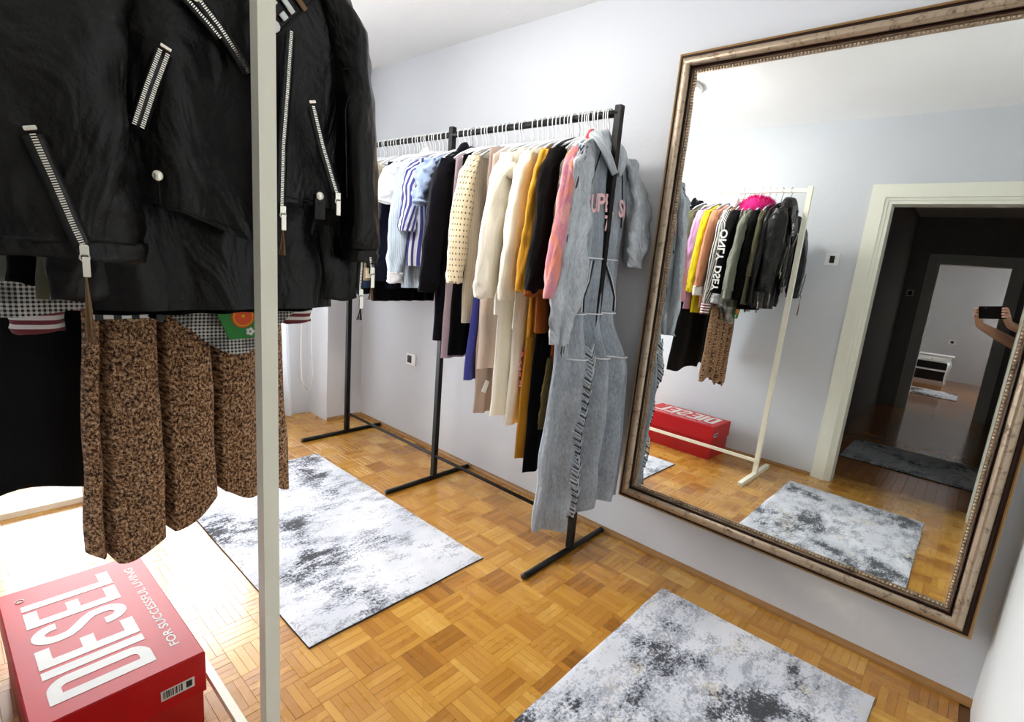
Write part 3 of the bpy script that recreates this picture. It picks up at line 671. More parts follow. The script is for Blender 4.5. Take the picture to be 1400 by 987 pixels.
fb = {
 'jean_lt': F_('jean_light', lin(132, 164, 196), 'denim', lin(186, 206, 224)), 'jean_mid': F_('jean_mid', lin(66, 96, 140), 'denim'), 'cream': F_('cream', lin(238, 228, 204)), 'beige': F_('beige', lin(222, 206, 176)),
 'navy': F_('navy', lin(10, 13, 28), spec=.1, sheen=.05), 'black': F_('black_cloth', lin(4, 4, 5), spec=.08, sheen=.03), 'white': F_('white_cotton', lin(240, 241, 243)), 'paleblue': F_('pale_blue_stripe', lin(214, 228, 240), 'pinstripe', lin(150, 180, 208), p=.012),
 'bluestripe': F_('blue_stripe', lin(240, 240, 246), 'stripe', lin(72, 76, 150), p=.03), 'ruffle': F_('ruffle_blue', lin(136, 164, 214), 'denim', lin(190, 206, 234)),
 'charcoal': F_('charcoal_wool', lin(13, 12, 18), rough=.95, spec=.08, sheen=.03), 'mauve': F_('mauve', lin(170, 150, 158)), 'crochet': F_('crochet_beige', lin(228, 212, 180), 'crochet', lin(96, 80, 58), p=.02), 'knitbeige': F_('knit_beige', lin(226, 212, 186), 'knit', p=.012),
 'royal': F_('royal_blue', lin(58, 62, 140)), 'sand': F_('sand', lin(200, 182, 168)), 'ivory': F_('ivory', lin(240, 234, 218)), 'taupe': F_('taupe', lin(176, 156, 142)),
 'yellow': F_('mustard', lin(226, 162, 44)), 'brown': F_('dark_brown_rust', lin(8, 4, 4), 'hem', lin(122, 62, 20), hem=.22, spec=.08, sheen=.02), 'camo': F_('camo', lin(96, 92, 72), 'camo', lin(134, 124, 100), lin(58, 54, 44)),
 'tie': F_('tie_dye', lin(232, 120, 84), 'tiedye', lin(238, 150, 128), lin(214, 138, 160)), 'greystripe': F_('grey_stripe', lin(196, 202, 208), 'stripe', lin(62, 66, 74), p=.018), 'denimgrey': F_('grey_denim', lin(142, 152, 162), 'denim', lin(190, 199, 208), wr=2.6),
 'denimpale': F_('pale_denim', lin(178, 188, 198), 'denim', lin(226, 232, 238), wr=3.2), 'orange': F_('orange', lin(220, 120, 46)), 'olive': F_('olive', lin(92, 90, 62)), 'khaki': F_('khaki', lin(112, 98, 56)), 'pinkhat': F_('dusty_pink', lin(200, 132, 146)),
 'red': F_('red_scarf', lin(206, 62, 70)),
}
LEA = F_('black_leather', lin(5, 5, 6), 'leather', rough=.36, sheen=0, wr=1.5, spec=.30)
BAR = (BX, BZ); NK = BZ-.1
def bg_(name, lab, cat, y, hem, m, ws=.2, wh=.2, T=.022, top=None, hang='clear_plastic', **kw):
    return garment(name, lab, cat, BX+kw.pop('dx', 0), y, top or NK, hem, ws, wh, T, fb[m] if isinstance(m, str) else m, bar=BAR, group='clothes on the black rack', hang=hang, **kw)
# far end to near end
bg_('folded_jeans', 'light blue jeans folded over a hanger at the far end of the black rack', 'jeans', 3.08, 1.15, 'jean_lt', .18, .18, .03, top=1.80, slope=.15, short='light blue folded jeans')
bg_('cream_cardigan', 'plain cream cardigan between folded jeans and blue denim shorts', 'cardigan', 2.97, 1.12, 'cream', sl=dict(len=.6))
def shorts_parts(r, H, T): MB().box((0, -T-.004, .02), (.30, .012, .035), bevel=.004).build('turned_hem', fb['navy'], r)
bg_('denim_shorts', 'mid blue denim garment hanging to hip height with dark turned hem', 'jacket', 2.87, 1.03, 'jean_mid', .2, .21, .03, rz=6, parts=shorts_parts, short='mid blue denim garment')
bg_('beige_top', 'beige long-sleeved top beside the mid blue denim garment', 'top', 2.77, 1.12, 'beige', sl=dict(len=.55))
bg_('knit_sweater', 'oatmeal ribbed sweater beside the black skirt', 'sweater', 2.69, 1.14, 'knitbeige', sl=dict(len=.56))
bg_('pencil_skirt', 'black pencil skirt hung below the white shirts', 'skirt', 2.58, 1.02, 'black', .17, .215, .028, top=1.62, slope=.05, rz=-4, wave=.02)
bg_('navy_jacket', 'dark navy jacket with long sleeves behind the white blouse', 'jacket', 2.49, 1.1, 'navy', sl=dict(len=.62, r=.055))
bg_('short_sleeved_blouse', 'white short-sleeved blouse with flared sleeves', 'blouse', 2.425, 1.14, 'white', ws=.22, sl=dict(len=.2, r=.07, r1=.085, out=.05), T=.03, collar={}, rz=5)
bg_('striped_shirt', 'pale blue pinstriped shirt with long sleeves and buttoned cuffs', 'shirt', 2.352, 1.12, 'paleblue', ws=.215, sl=dict(len=.56, r=.06, cuff=fb['white'], cuffh=.05), T=.03, collar={'m': fb['white']}, rz=4, parts=buttons(0, (.2, .3, .4, .5), M['white_plastic']))
bg_('striped_blouse', 'white blouse with bold blue vertical stripes', 'blouse', 2.29, 1.24, 'bluestripe', ws=.215, sl=dict(len=.34, r=.05, r1=.055, out=.012), T=.026, rz=0)
bg_('ruffled_top', 'light blue ruffled denim top beside the charcoal coat', 'top', 2.155, 1.3, 'ruffle', sl=dict(len=.22, r=.06, r1=.07, wr=.016), T=.026, folds=(9, .014))
bg_('wool_coat', 'charcoal wool coat with long straight sleeves and lapels', 'coat', 2.06, .885, 'charcoal', ws=.225, wh=.225, sl=dict(len=.62, r=.062, r1=.055, out=.045), T=.04, hang='black_plastic', collar={'h': .04}, rz=9, parts=buttons(.03, (.3, .42, .54), M['black_plastic'], r_=.012))
bg_('mauve_dress', 'mauve grey straight dress showing below the charcoal coat', 'dress', 1.985, .80, 'mauve', .17, .2, .02)
bg_('black_slip', 'plain black slip dress beside the royal blue skirt', 'dress', 1.945, .82, 'black', .16, .19, .018)
bg_('crochet_cardigan', 'beige crochet cardigan with dotted openwork sleeves', 'cardigan', 1.875, 1.0, 'knitbeige', ws=.22, sl=dict(len=.56, r=.06, m=fb['crochet'], out=.045), T=.035, rz=9)
bg_('blue_skirt', 'royal blue skirt hanging below the crochet cardigan', 'skirt', 1.82, .725, 'royal', .09, .205, .02, top=1.74, slope=.1, rz=5)
bg_('taupe_trousers', 'taupe wide trousers showing a white paper tag', 'trousers', 1.765, .56, 'taupe', .17, .16, .024, slope=.2, parts=lambda r, H, T: MB().box((-.12, -T-.012, .14), (.03, .002, .06), Matrix.Rotation(.4, 3, 'Y')).build('paper_tag', M['white_plastic'], r))
bg_('sand_dress', 'sand coloured mid-length dress in front of taupe trousers', 'dress', 1.72, .80, 'sand', .19, .2, .022)
def bow(r, H, T):
    mb = MB()
    for s in (-1, 1): mb.ball((-.205+s*.035, -T-.02, H-.14), (.042, .02, .034), 12, 8)
    mb.ball((-.205, -T-.028, H-.14), .015); mb.tube([(-.205, -T-.02, H-.15), (-.225, -T-.034, H-.26), (-.215, -T-.03, H-.36)], .012, 8, ry=.004); mb.tube([(-.205, -T-.02, H-.15), (-.185, -T-.034, H-.24), (-.19, -T-.03, H-.32)], .012, 8, ry=.004); mb.build('neck_bow', fb['ivory'], r)
bg_('bow_blouse', 'ivory blouse with a soft bow at the neck', 'blouse', 1.66, 1.07, 'ivory', ws=.225, sl=dict(len=.6, r=.065, r1=.06, out=.05, puff=.3), T=.035, parts=bow, rz=10)
bg_('cream_dress', 'long plain cream dress hanging lower than the ivory blouse', 'dress', 1.60, .60, 'ivory', .19, .21, .024, folds=(6, .012))
bg_('long_cardigan', 'pale cream long-sleeved cardigan with a button band', 'cardigan', 1.545, 1.02, 'cream', ws=.225, sl=dict(len=.6, r=.06, out=.045), T=.03, rz=10, parts=buttons(-.17, (.1, .2, .3, .4), M['white_plastic']))
def floral(r, H, T):
    rnd = random.Random(4); mb = MB(); mb.tube([(-.155, -T-.012, .36), (-.14, -T-.016, .28), (-.16, -T-.012, .18)], [.012, .028, .010], 10, ry=.003); mb.build('red_cutout', fb['red'], r)
    mb = MB()
    for k in range(34): a = rnd.uniform(0, 2*PI); mb.ball((-.145+.035*math.cos(a)+rnd.uniform(-.008, .008), -T-.018, .27+.11*math.sin(a)), (.007, .004, .007), 7, 5)
    o = mb.build('embroidery', fb['pinkhat'], r); o['kind'] = 'stuff'
bg_('embroidered_dress', 'cream dress with a red floral embroidered cut-out', 'dress', 1.50, .585, 'ivory', .2, .215, .022, parts=floral)
bg_('yellow_cardigan', 'mustard yellow cardigan edge beside the dark brown coat', 'cardigan', 1.462, 1.0, 'yellow', ws=.215, sl=dict(len=.56, r=.05, out=.04), T=.02, rz=10)
bg_('mustard_dress', 'long mustard dress hanging almost to the ankle', 'dress', 1.438, .44, 'yellow', .18, .2, .016)
bg_('brown_coat', 'dark brown shaggy coat with rust coloured lower edge', 'coat', 1.405, 1.03, 'brown', ws=.225, wh=.23, sl=dict(len=.56, r=.066, r1=.085, out=.045, fwd=-.01), T=.034, hang='black_plastic', rz=11)
bg_('black_maxi_dress', 'long black dress with a khaki panel near the floor', 'dress', 1.372, .40, 'black', .19, .215, .022, parts=lambda r, H, T: sleeve(MB(), [(-.13, -T-.004, .52), (-.135, -T-.012, .36), (-.10, -T-.006, .20)], [.018, .035, .06], [.008, .01, .008], 3).build('khaki_scarf', fb['khaki'], r))
bg_('orange_slip', 'orange slip dress whose hem peeks out below the long black dress', 'dress', 1.352, .255, 'orange', .10, .03, .012, folds=(3, .004), dx=-.06, top=1.74)
bg_('camouflage_shirt', 'olive camouflage shirt beside the tie-dye top', 'shirt', 1.335, .99, 'camo', ws=.205, sl=dict(len=.5, r=.05), T=.018, rz=11)
bg_('tie_dye_top', 'orange and pink tie-dye top with loose sleeves', 'top', 1.312, 1.12, 'tie', ws=.22, sl=dict(len=.56, r=.058, r1=.068, out=.062, fwd=-.012, ry=.024), T=.016, rz=12, collar={'m': fb['red']})
bg_('grey_striped_shirt', 'grey and white striped long shirt beside the hooded denim dress', 'shirt', 1.285, .93, 'greystripe', ws=.215, sl=dict(len=.66, r=.045, r1=.045, out=.035, ry=.02), T=.015, rz=12, folds=(7, .008))
# ---- hooded denim dress at the near end
def denim_dress():
    top, hem, y0 = NK, .16, 1.26
    r = thing('hooded_denim_dress', 'long pale grey denim dress with hood and pink lettering at the rack end', 'dress', (BX, y0, hem), 'clothes on the black rack')
    sm = lambda a, b, t: (lambda q: q*q*(3-2*q))(max(0, min(1, (t-a)/(b-a))))
    def ycur(z, s): return -.105*sm(1.12, .86, z)*(.55+.45*s)-.02*s*sm(.9, .5, z)
    hemf = lambda s, side: .10*sm(-.45, .1, s)
    dm = sheet(MB(), .19, .225, .03, top, hem, slope=.42, folds=(3.6, .04), seed=2.4, ycur=ycur, hemf=hemf, ns=60, nz=70, waist=(.72, .06)); VV = np.array(dm.v); dm.build('dress_cloth', fb['denimgrey'], r)
    H = top-hem
    # sleeves: gathered at the cuff
    zt = H-.42*(.19-.06)
    sleeve(MB(), [(-.16, 0, zt+.01), (-.195, -.015, zt-.07), (-.205, -.03, zt-.22), (-.212, -.035, zt-.42), (-.235, -.04, zt-.60), (-.245, -.04, zt-.76)], [.035, .048, .045, .056, .052, .036], [.03, .035, .035, .04, .04, .03], 3, m=80, wr=.019).build('sleeve', fb['denimpale'], r)
    sleeve(MB(), [(.16, 0, zt+.01), (.205, -.015, zt-.07), (.225, -.035, zt-.16), (.235, -.045, zt-.26), (.225, -.06, zt-.36), (.22, -.06, zt-.44)], [.04, .05, .052, .06, .05, .034], [.03, .04, .045, .05, .045, .03], 8, m=60, wr=.018).build('sleeve', fb['denimpale'], r)
    # hood: slack pouch behind the neck and its two front edges meeting at the zip
    mb = MB(); mb.ball((0, .02, H-.035), (.115, .05, .075), 28, 18)
    mb.v = [(x+.012*nz3(x*22, z*22, 1), y+.014*nz3(x*20, z*26, 5), z+.010*nz3(x*24, y*24, 9)) for x, y, z in mb.v]; mb.build('hood', fb['denimpale'], r)
    for s in (-1, 1):
        for q, (dx, dz, tk) in enumerate(((0, 0, .020), (.026, -.008, .014))):
            pts = [(s*(.075+dx), .015, H+.012+dz), (s*(.078+dx), -.018, H-.012+dz), (s*(.062+dx), -.040, H-.045+dz), (s*(.036+dx*.8), -.05, H-.085+dz), (s*(.010+dx*.5)+.014, -.05, H-.125+dz)]
            MB().tube(pts, [tk*.8, tk, tk, tk*.9, tk*.6], 10, ry=[tk*.5]*5).build('hood_edge', fb['denimpale'], r)
    def yf(x, z):
        k = (abs(VV[:, 0]-x) < .016) & (abs(VV[:, 2]-z) < .018)
        return (VV[k, 1].min() if k.any() else -.034+ycur(z+hem, x/.2))-.003
    def strip(name, pts, m, w_=.004):
        MB().tube([(x, yf(x, z), z) for x, z in pts], w_, 6, ry=w_).build(name, m, r)
    strip('zip', [(.02, H-.06), (.02, H-.13), (.018, H-.21)], M['black_plastic'], .007)
    W_ = fb['white']
    strip('seam', [(x, H-.47) for x in np.linspace(-.15, .15, 17)], W_, .003)
    strip('seam', [(x, H-.70) for x in np.linspace(-.15, .15, 17)], W_, .003)
    strip('seam', [(x, H-.885) for x in np.linspace(-.17, .17, 21)], W_, .0035)
    for s in (-1, 1):
        strip('pocket_edge', [(s*.05, H-.48), (s*.085, H-.56), (s*.115, H-.63), (s*.11, H-.69)], M['black_plastic'], .004)
        strip('pocket_edge', [(s*.058, H-.48), (s*.093, H-.56), (s*.123, H-.63), (s*.12, H-.69)], W_, .0028)
        strip('raglan_seam', [(s*.06, H-.04), (s*.10, H-.13), (s*.14, H-.24), (s*.15, H-.33)], M['black_plastic'], .0028)
    # ruched side seam with drawstring; charcoal tubes put the shade into its creases
    rnd = random.Random(6); mb = MB(); mb2 = MB()
    for k in range(46):
        z = H-.85-k*.0165; x = -.085+.012*math.sin(k*.5); yy = yf(x, z)-.010
        mb.tube([(x-.028+rnd.uniform(-.01, .01), yy+.012, z+.022), (x, yy-.004, z), (x+.03+rnd.uniform(-.01, .012), yy+.012, z+.026)], .004, 5)
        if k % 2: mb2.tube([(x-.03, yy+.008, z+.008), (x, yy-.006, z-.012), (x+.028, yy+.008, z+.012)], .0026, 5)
    mb.build('ruching', fb['denimpale'], r); mb2.build('ruching_shade', fb['charcoal'], r)
    # arched pink lettering and number
    pk = plain('pink_print', lin(240, 196, 196), .8)
    for txt, size, zc, arch in (('SUPER SU', .078, H-.25, .35), ('72', .068, H-.33, 0)):
        V, F = text_mesh(txt, size)
        MB().add([(x*1.0, yf(x, zc+z)-.009, zc+z*1.25-arch*x*x*3) for x, z, _ in V], F).build('lettering', pk, r)
    # hem band
    G_ALL.append(r); hanger('clear plastic hanger holding the hooded denim dress', BX, y0, BZ, 'clear_plastic', 'hangers in use', 0, wide=.17)
denim_dress()
# bare hangers crowded on the black bar
rnd = random.Random(11)
gs = sorted(G_ALL, key=lambda o: o.location.y); kind_of = lambda o: o.name.split('.')[0].replace('_', ' ')
for a_, b_ in zip(gs, gs[1:]):
    g0, g1 = a_.location.y, b_.location.y
    for q in ((.5,) if g1-g0 < .065 else (.32, .60)):
        y = g0+(g1-g0)*(q+rnd.uniform(-.12, .12))
        if abs(y-2.22) < .022 or y < 1.27 or rnd.random() < .22: continue
        m_ = rnd.choice(['clear_plastic', 'grey_plastic'])
        hanger('bare %s hanger between the %s and the %s' % ('clear plastic' if m_[0] == 'c' else 'grey plastic', kind_of(a_), kind_of(b_)), BX, y, BZ, m_, 'bare hangers on the black rack', math.radians(rnd.uniform(4, 9)), wide=.16)
# ------------------------------------------------------------------ clothes on the cream white rack
WB = (WXC, WZ); WN = WZ-.1
fw = {
 'olive': fb['olive'], 'parka': F_('parka_olive', lin(98, 96, 70)), 'plaid': F_('houndstooth', lin(24, 24, 24), 'plaid', lin(232, 230, 222), p=.008, wr=.5), 'boucle': F_('brown_boucle', lin(120, 80, 52), 'boucle', lin(26, 14, 10), lin(190, 146, 104), wr=.4),
 'bomber': F_('green_bomber', lin(110, 114, 98), rough=.55, wr=1.5), 'velvet': F_('black_velvet', lin(3, 3, 4), sheen=.05), 'knit': F_('oatmeal_knit', lin(220, 210, 194), 'knit', p=.012),
 'bw': F_('black_white_stripe', lin(236, 234, 228), 'stripe', lin(30, 28, 30), p=.022), 'peach': F_('peach', lin(222, 164, 142)), 'tan': F_('tan_rose', lin(196, 132, 96)), 'lemon': F_('bright_yellow', lin(236, 214, 20)), 'lilac': F_('lilac', lin(206, 158, 206)),
 'greymelange': F_('pale_grey', lin(206, 206, 210)), 'cuffstripe': F_('striped_cuff', lin(232, 226, 222), 'hstripe', lin(120, 50, 56), p=.018, wr=.2), 'black': fb['black'], 'white': fb['white'], 'fluff': F_('white_fur', lin(240, 232, 226)),
}
def wg(name, lab, cat, y, hem, m, ws=.22, wh=.22, T=.026, top=None, hang='white', **kw):
    return garment(name, lab, cat, WXC+kw.pop('dx', 0), y, top or WN, hem, ws, wh, T, fw[m] if isinstance(m, str) else m, bar=WB, group='clothes on the white rack', hang='grey_plastic' if hang == 'white' else hang, **kw)
# ---- the biker jacket at the near end, faced to the doorway
def tassel(parent, p, m, ln=.055):
    mb = MB(); rnd = random.Random(5)
    for k in range(7): a = rnd.uniform(-.007, .007); mb.tube([p, (p[0]+a*.5, p[1]+rnd.uniform(-.003, .003), p[2]-ln*.5), (p[0]+a, p[1]+rnd.uniform(-.004, .004), p[2]-ln)], .0012, 5)
    mb.build('tassel', m, parent)
def zipper(parent, pts, org, w_=.006, pull=None, tas=None, double=False, stop=True):
    """tape, metal teeth and slider; pts are world positions along the zip"""
    P = [Vector(p)-Vector(org) for p in pts]; n = 40; L_ = [0]
    for a, b in zip(P, P[1:]): L_.append(L_[-1]+(b-a).length)
    Q = [];
    for s in np.linspace(0, L_[-1], max(8, int(L_[-1]/.0032))):
        i = max(k for k in range(len(L_)) if L_[k] <= s+1e-9); i = min(i, len(P)-2); Q.append(P[i].lerp(P[i+1], (s-L_[i])/(L_[i+1]-L_[i])))
    z = MB().tube(Q[::4]+[Q[-1]], w_*2.2, 6, ry=.0018).build('zip_tape', M['black_plastic'], parent)
    mb = MB()
    for k, q in enumerate(Q):
        t = (Q[min(k+1, len(Q)-1)]-Q[max(k-1, 0)]).normalized(); x = t.cross(Vector((0, 1, 0))).normalized(); R = Matrix((x, Vector((0, 1, 0)), t)).transposed()
        if double:
            for s in (-1, 1): mb.box(q+x*s*w_*.9+Vector((0, -.003, 0)), (w_*.95, .003, .0018), R)
        else: mb.box(q+Vector((0, -.003, 0)), (w_*1.25, .003, .0018), R)
    mb.build('zip_teeth', M['zip_metal'], z)
    if stop:
        t = (P[1]-P[0]).normalized(); x = t.cross(Vector((0, 1, 0))).normalized(); R = Matrix((x, Vector((0, 1, 0)), t)).transposed()
        MB().box(P[0]-t*.008+Vector((0, -.004, 0)), (w_*2.6, .004, .006), R, bevel=.001).build('zip_stop', M['zip_metal'], z)
    if pull:
        e = P[-1]; mb = MB(); mb.box(e+Vector((0, -.007, -.006)), (.011, .006, .016), bevel=.002); mb.box(e+Vector((.001, -.009, -.030)), (.009, .003, .030), bevel=.001)
        mb.tube([e+Vector((.006*math.cos(a), -.009, -.016+.006*math.sin(a))) for a in np.linspace(0, 2*PI, 10)], .0014, 5); mb.build('zip_pull', M['zip_metal'], z)
        if tas: tassel(z, tuple(e+Vector((0, -.008, -.042))), tas, pull)
    return z
def biker():
    y0 = 1.095; hem = 1.33; top = WN; H = top-hem
    r = thing('leather_jacket', 'black leather biker jacket with silver zips and badges at the near rack end', 'jacket', (WXC, y0, hem), 'clothes on the white rack'); org = (WXC, y0, hem)
    def hemf(s, side):
        if side > 0: return .04
        x = s*.215
        return .045-.05*max(0, min(1, (x+.15)/.15)) if x < .01 else (.075 if x > .03 else .045)
    sheet(MB(), .20, .212, .045, top, hem, slope=.38, neck=.055, folds=(2.3, .012), seed=1.2, hemf=hemf, ns=56, nz=60).build('jacket_body', LEA, r)
    zt = H-.38*.145
    # the sleeve towards the doorway wall hangs forward over the front, the other one at the side
    sl = sleeve(MB(), [(-.165, 0, zt+.012), (-.23, -.02, zt-.06), (-.268, -.045, zt-.18), (-.278, -.058, zt-.32), (-.275, -.06, zt-.46), (-.272, -.058, zt-.515)], [.05, .088, .098, .104, .104, .102], [.04, .052, .05, .045, .04, .036], 3, n=28, m=60, wr=.008).build('sleeve', LEA, r)
    sr = sleeve(MB(), [(.165, 0, zt+.012), (.205, -.005, zt-.06), (.226, -.01, zt-.18), (.238, -.015, zt-.32), (.248, -.015, zt-.44), (.252, -.012, zt-.50)], [.045, .052, .05, .046, .043, .04], [.04, .055, .055, .05, .045, .042], 6, n=24, m=60, wr=.006).build('sleeve', LEA, r)
    for (cx, cy, cz, ax, ay, par) in ((-.272, -.058, zt-.515, .103, .037, sl), (.252, -.012, zt-.50, .041, .043, sr)):
        sleeve(MB(), [(cx, cy, cz+.004), (cx, cy, cz-.024)], [ax, ax*.99], [ay, ay], 2, n=24, m=6, wr=.002).build('cuff', LEA, par)
    # waistband under the front edge
    yF = y0-.062
    A = lambda u, v, y=yF: at_y(u, v, y)
    zipper(r, [A(223, 72), A(205, 120), A(188, 172)], org, .006, double=True)
    zipper(r, [A(262, -12), A(300, 38), A(322, 72), A(338, 100)], org, .0045, stop=False)
    zipper(r, [A(243, -14), A(282, 30), A(300, 52)], org, .0035, stop=False)
    zipper(r, [A(397, 44), A(392, 120), A(386, 200), A(384, 282)], org, .0045, pull=.05, tas=M['brown_cord'], stop=False)
    zipper(r, [A(427, 146), A(440, 200), A(459, 264)], org, .005, pull=.04, tas=fb['black'])
    yS = y0-.108
    zipper(sl, [at_y(44, 184, yS), at_y(72, 245, yS-.002), at_y(98, 305, yS), at_y(113, 336, yS)], org, .0055, pull=.10, tas=M['brown_cord'])
    zipper(sr, [at_y(505, 352, y0-.05), at_y(506, 366, y0-.05)], org, .004, pull=.03, tas=M['brown_cord'], stop=False)
    def L3(p): return (p[0]-org[0], p[1]-org[1], p[2]-org[2])
    for u, v in ((215, 240), (437, 268), (267, -5)): MB().disc(L3(A(u, v)), (0, -1, 0), .0085, .003, 18, .002).build('snap_button', M['zip_metal'], r)
    p = L3(A(438, 283)); MB().box((p[0], p[1]+.004, p[2]), (.022, .006, .05), bevel=.002).build('belt_tab', LEA, r)
    # seams
    for pts in ([(468, 95), (488, 92), (472, 150), (474, 270)], [(215, 282), (262, 292), (330, 316)], [(372, 264), (405, 272), (440, 276)], [(216, 244), (219, 282)]):
        MB().tube([L3(A(u, v, yF+.008)) for u, v in pts], .0016, 6).build('seam', LEA, r)
    # lapels and collar
    for k, pl in enumerate(([(366, 57), (432, -4), (436, -60), (372, -110), (352, -60)], [(250, -20), (330, -110), (345, -40), (338, 90), (300, 45)])):
        q = [L3(A(u, v, yF+.004)) for u, v in pl]; n = len(q)
        MB().add([(x, y_, z) for x, y_, z in q]+[(x, y_+.012, z) for x, y_, z in q], [tuple(range(n)), tuple(range(2*n-1, n-1, -1))]+[(i, n+i, n+(i+1) % n, (i+1) % n) for i in range(n)]).build('lapel', LEA, r)
    MB().tube([L3(A(u, v, yF+.001)) for u, v in ((366, 58), (398, 30), (434, -4))], .0022, 6).build('lapel_piping', LEA, r)
    pins = [((375, 36), .010, 'white_plastic', 0), ((388, 22), .0, 'white_plastic', 1), ((394, 8), 0, 'white_plastic', 2), ((371, 18), .008, 'box_red', 0), ((373, 2), 0, 'white_plastic', 1), ((411, 4), 0, 'brown_cord', 2), ((369, 50), .005, 'white_plastic', 0)]
    for (u, v), rr, mt, kd in pins:
        c = L3(A(u, v, yF-.001)); mb = MB()
        if kd == 0: mb.disc(c, (0, -1, 0), rr, .003, 10, .001)
        elif kd == 1: mb.box(c, (.012, .004, .012), Matrix.Rotation(.7, 3, 'Y'), bevel=.001)
        else: mb.box(c, (.026, .004, .010), Matrix.Rotation(.75, 3, 'Y'), bevel=.001)
        mb.build('badge', M[mt], r)
    n = 20; P = []
    for dz, k in ((-.01, 1.0), (.03, .98), (.05, 1.05), (.03, 1.4), (-.01, 1.8), (-.03, 2.0)):
        for q in range(n): a = 2*PI*q/n; P.append((.055*k*math.cos(a), .03*k*math.sin(a), H+dz))
    MB().add(P, [(i*n+q, (i+1)*n+q, (i+1)*n+(q+1) % n, i*n+(q+1) % n) for i in range(5) for q in range(n)], True).build('collar', LEA, r)
    G_ALL.append(r); hanger('black plastic hanger holding the biker jacket', WXC, y0, WZ, 'black_plastic', 'hangers in use', 0, wide=.18)
biker()
def zips_b(r, H, T):
    for s in (1,): zipper(r, [(WXC+s*.275, 1.15-.045, 1.36), (WXC+s*.268, 1.15-.045, 1.23)], (WXC, 1.15, 1.185), .004, pull=.03, tas=M['black_plastic'], stop=False)
wg('leather_jacket', 'second black leather jacket with silver cuff zips behind the biker jacket', 'jacket', 1.15, 1.185, LEA, ws=.215, wh=.225, T=.028, sl=dict(len=.60, r=.05, r1=.045, out=.03, ry=.03), parts=zips_b, collar={}, hang='black_plastic', folds=(3, .008))
wg('olive_parka', 'olive green parka with pale lining edge between the leather jackets and the plaid coat', 'parka', 1.195, 1.20, 'parka', ws=.21, wh=.30, T=.018, sl=dict(len=.42, r=.05, out=.03), folds=(3, .006))
wg('black_anorak', 'black padded jacket next to the pink fur hood', 'jacket', 1.235, 1.165, 'black', ws=.215, wh=.215, T=.022, sl=dict(len=.58, r=.062, out=.045))
def plaid_parts(r, H, T):
    t = NT('green_patch'); t.set(Base_Color=lin(34, 132, 44), Roughness=.6); gm = t.m
    og = plain('orange_print', lin(240, 84, 24), .6); c = at_y(318, 440, 1.285); p = (c[0]-WXC+.02, 0, c[2]-1.065)
    poly = [(-.045, .05), (.055, .05), (.055, -.038), (-.008, -.042)]
    pt = MB().prism(poly, lambda a, b: (p[0]+a, -.047, p[2]+b), lambda a, b: (p[0]+a, -.052, p[2]+b)).build('fruit_patch', gm, r)
    MB().disc((p[0]+.022, -.052, p[2]+.012), (0, -1, 0), .026, .002, 24).build('orange_slice', og, pt)
    mb = MB(); mb.tube([(p[0]+.022+.021*math.cos(a), -.0545, p[2]+.012+.021*math.sin(a)) for a in np.linspace(0, 2*PI, 24)], .0014, 5); mb.disc((p[0]+.022, -.054, p[2]+.014), (0, -1, 0), .004, .001, 8); mb.build('slice_rim', fw['lemon'], pt)
    mb = MB()
    for k in range(5): a = k*2*PI/5; mb.disc((p[0]+.038+.006*math.cos(a), -.052, p[2]-.024+.006*math.sin(a)), (0, -1, 0), .004, .001, 8)
    mb.build('white_blossom', M['white_plastic'], pt)
    c = at_y(165, 428, 1.285); q = (c[0]-WXC+.02, c[2]-1.065)
    tp = MB().box((q[0]+.01, -.047, q[1]), (.115, .003, .024), bevel=.001).build('tape_band', M['white_plastic'], r); mb = MB()
    for k in range(4): mb.box((q[0]-.035+k*.03, -.0495, q[1]-.008), (.013, .002, .010))
    mb.box((q[0]+.066, -.0485, q[1]-.002), (.03, .004, .03), Matrix.Rotation(.5, 3, 'Y')); mb.build('tape_squares', M['black_plastic'], tp)
def plaid_hem(s, side): return .10-.10*math.exp(-((s-.28)/.36)**2)-.015*math.sin(s*5)
wg('plaid_coat', 'black and white houndstooth coat with a green fruit patch near its hem', 'coat', 1.335, 1.065, 'plaid', ws=.20, wh=.33, T=.022, dx=-.02, folds=(3, .006), hemf=plaid_hem, parts=plaid_parts)
def skirt_hem(s, side): return .03*math.sin(s*4.1+.8)+.045*s+.015*math.sin(s*11)
wg('boucle_skirt_dress', 'long brown boucle pleated skirt hanging below the plaid coat', 'skirt', 1.40, .625, 'boucle', ws=.17, wh=.235, T=.03, slope=.1, top=WN-.02, hemf=skirt_hem, folds=(4.0, .010), pleat=.03, ns=80, nz=40, hang='black_plastic')
def fur_hood(r, H, T):
    rnd = random.Random(8); c = Vector((.03, -.005, H-.035)); mb = MB(); mb.ball(c, (.15, .105, .085), 20, 12); f = mb.build('fur_hood', F_('magenta_fur', lin(232, 10, 140), rough=.8), r)
    P = []; Fc = []
    for k in range(3000):
        a = rnd.uniform(0, 2*PI); b = math.acos(rnd.uniform(-1, 1)); n = Vector((math.sin(b)*math.cos(a), math.sin(b)*math.sin(a), math.cos(b))); p = c+Vector((n.x*.15, n.y*.105, n.z*.085))
        d = (n+Vector((rnd.uniform(-.5, .5), rnd.uniform(-.5, .5), rnd.uniform(-.6, .3)))).normalized(); t = d.orthogonal().normalized()*.0022; o = len(P); q = p+d*rnd.uniform(.018, .034)
        P += [p-t, p+t, q]; Fc.append((o, o+1, o+2))
    h = MB().add(P, Fc).build('fur_strands', f.data.materials[0], f); h['kind'] = 'stuff'
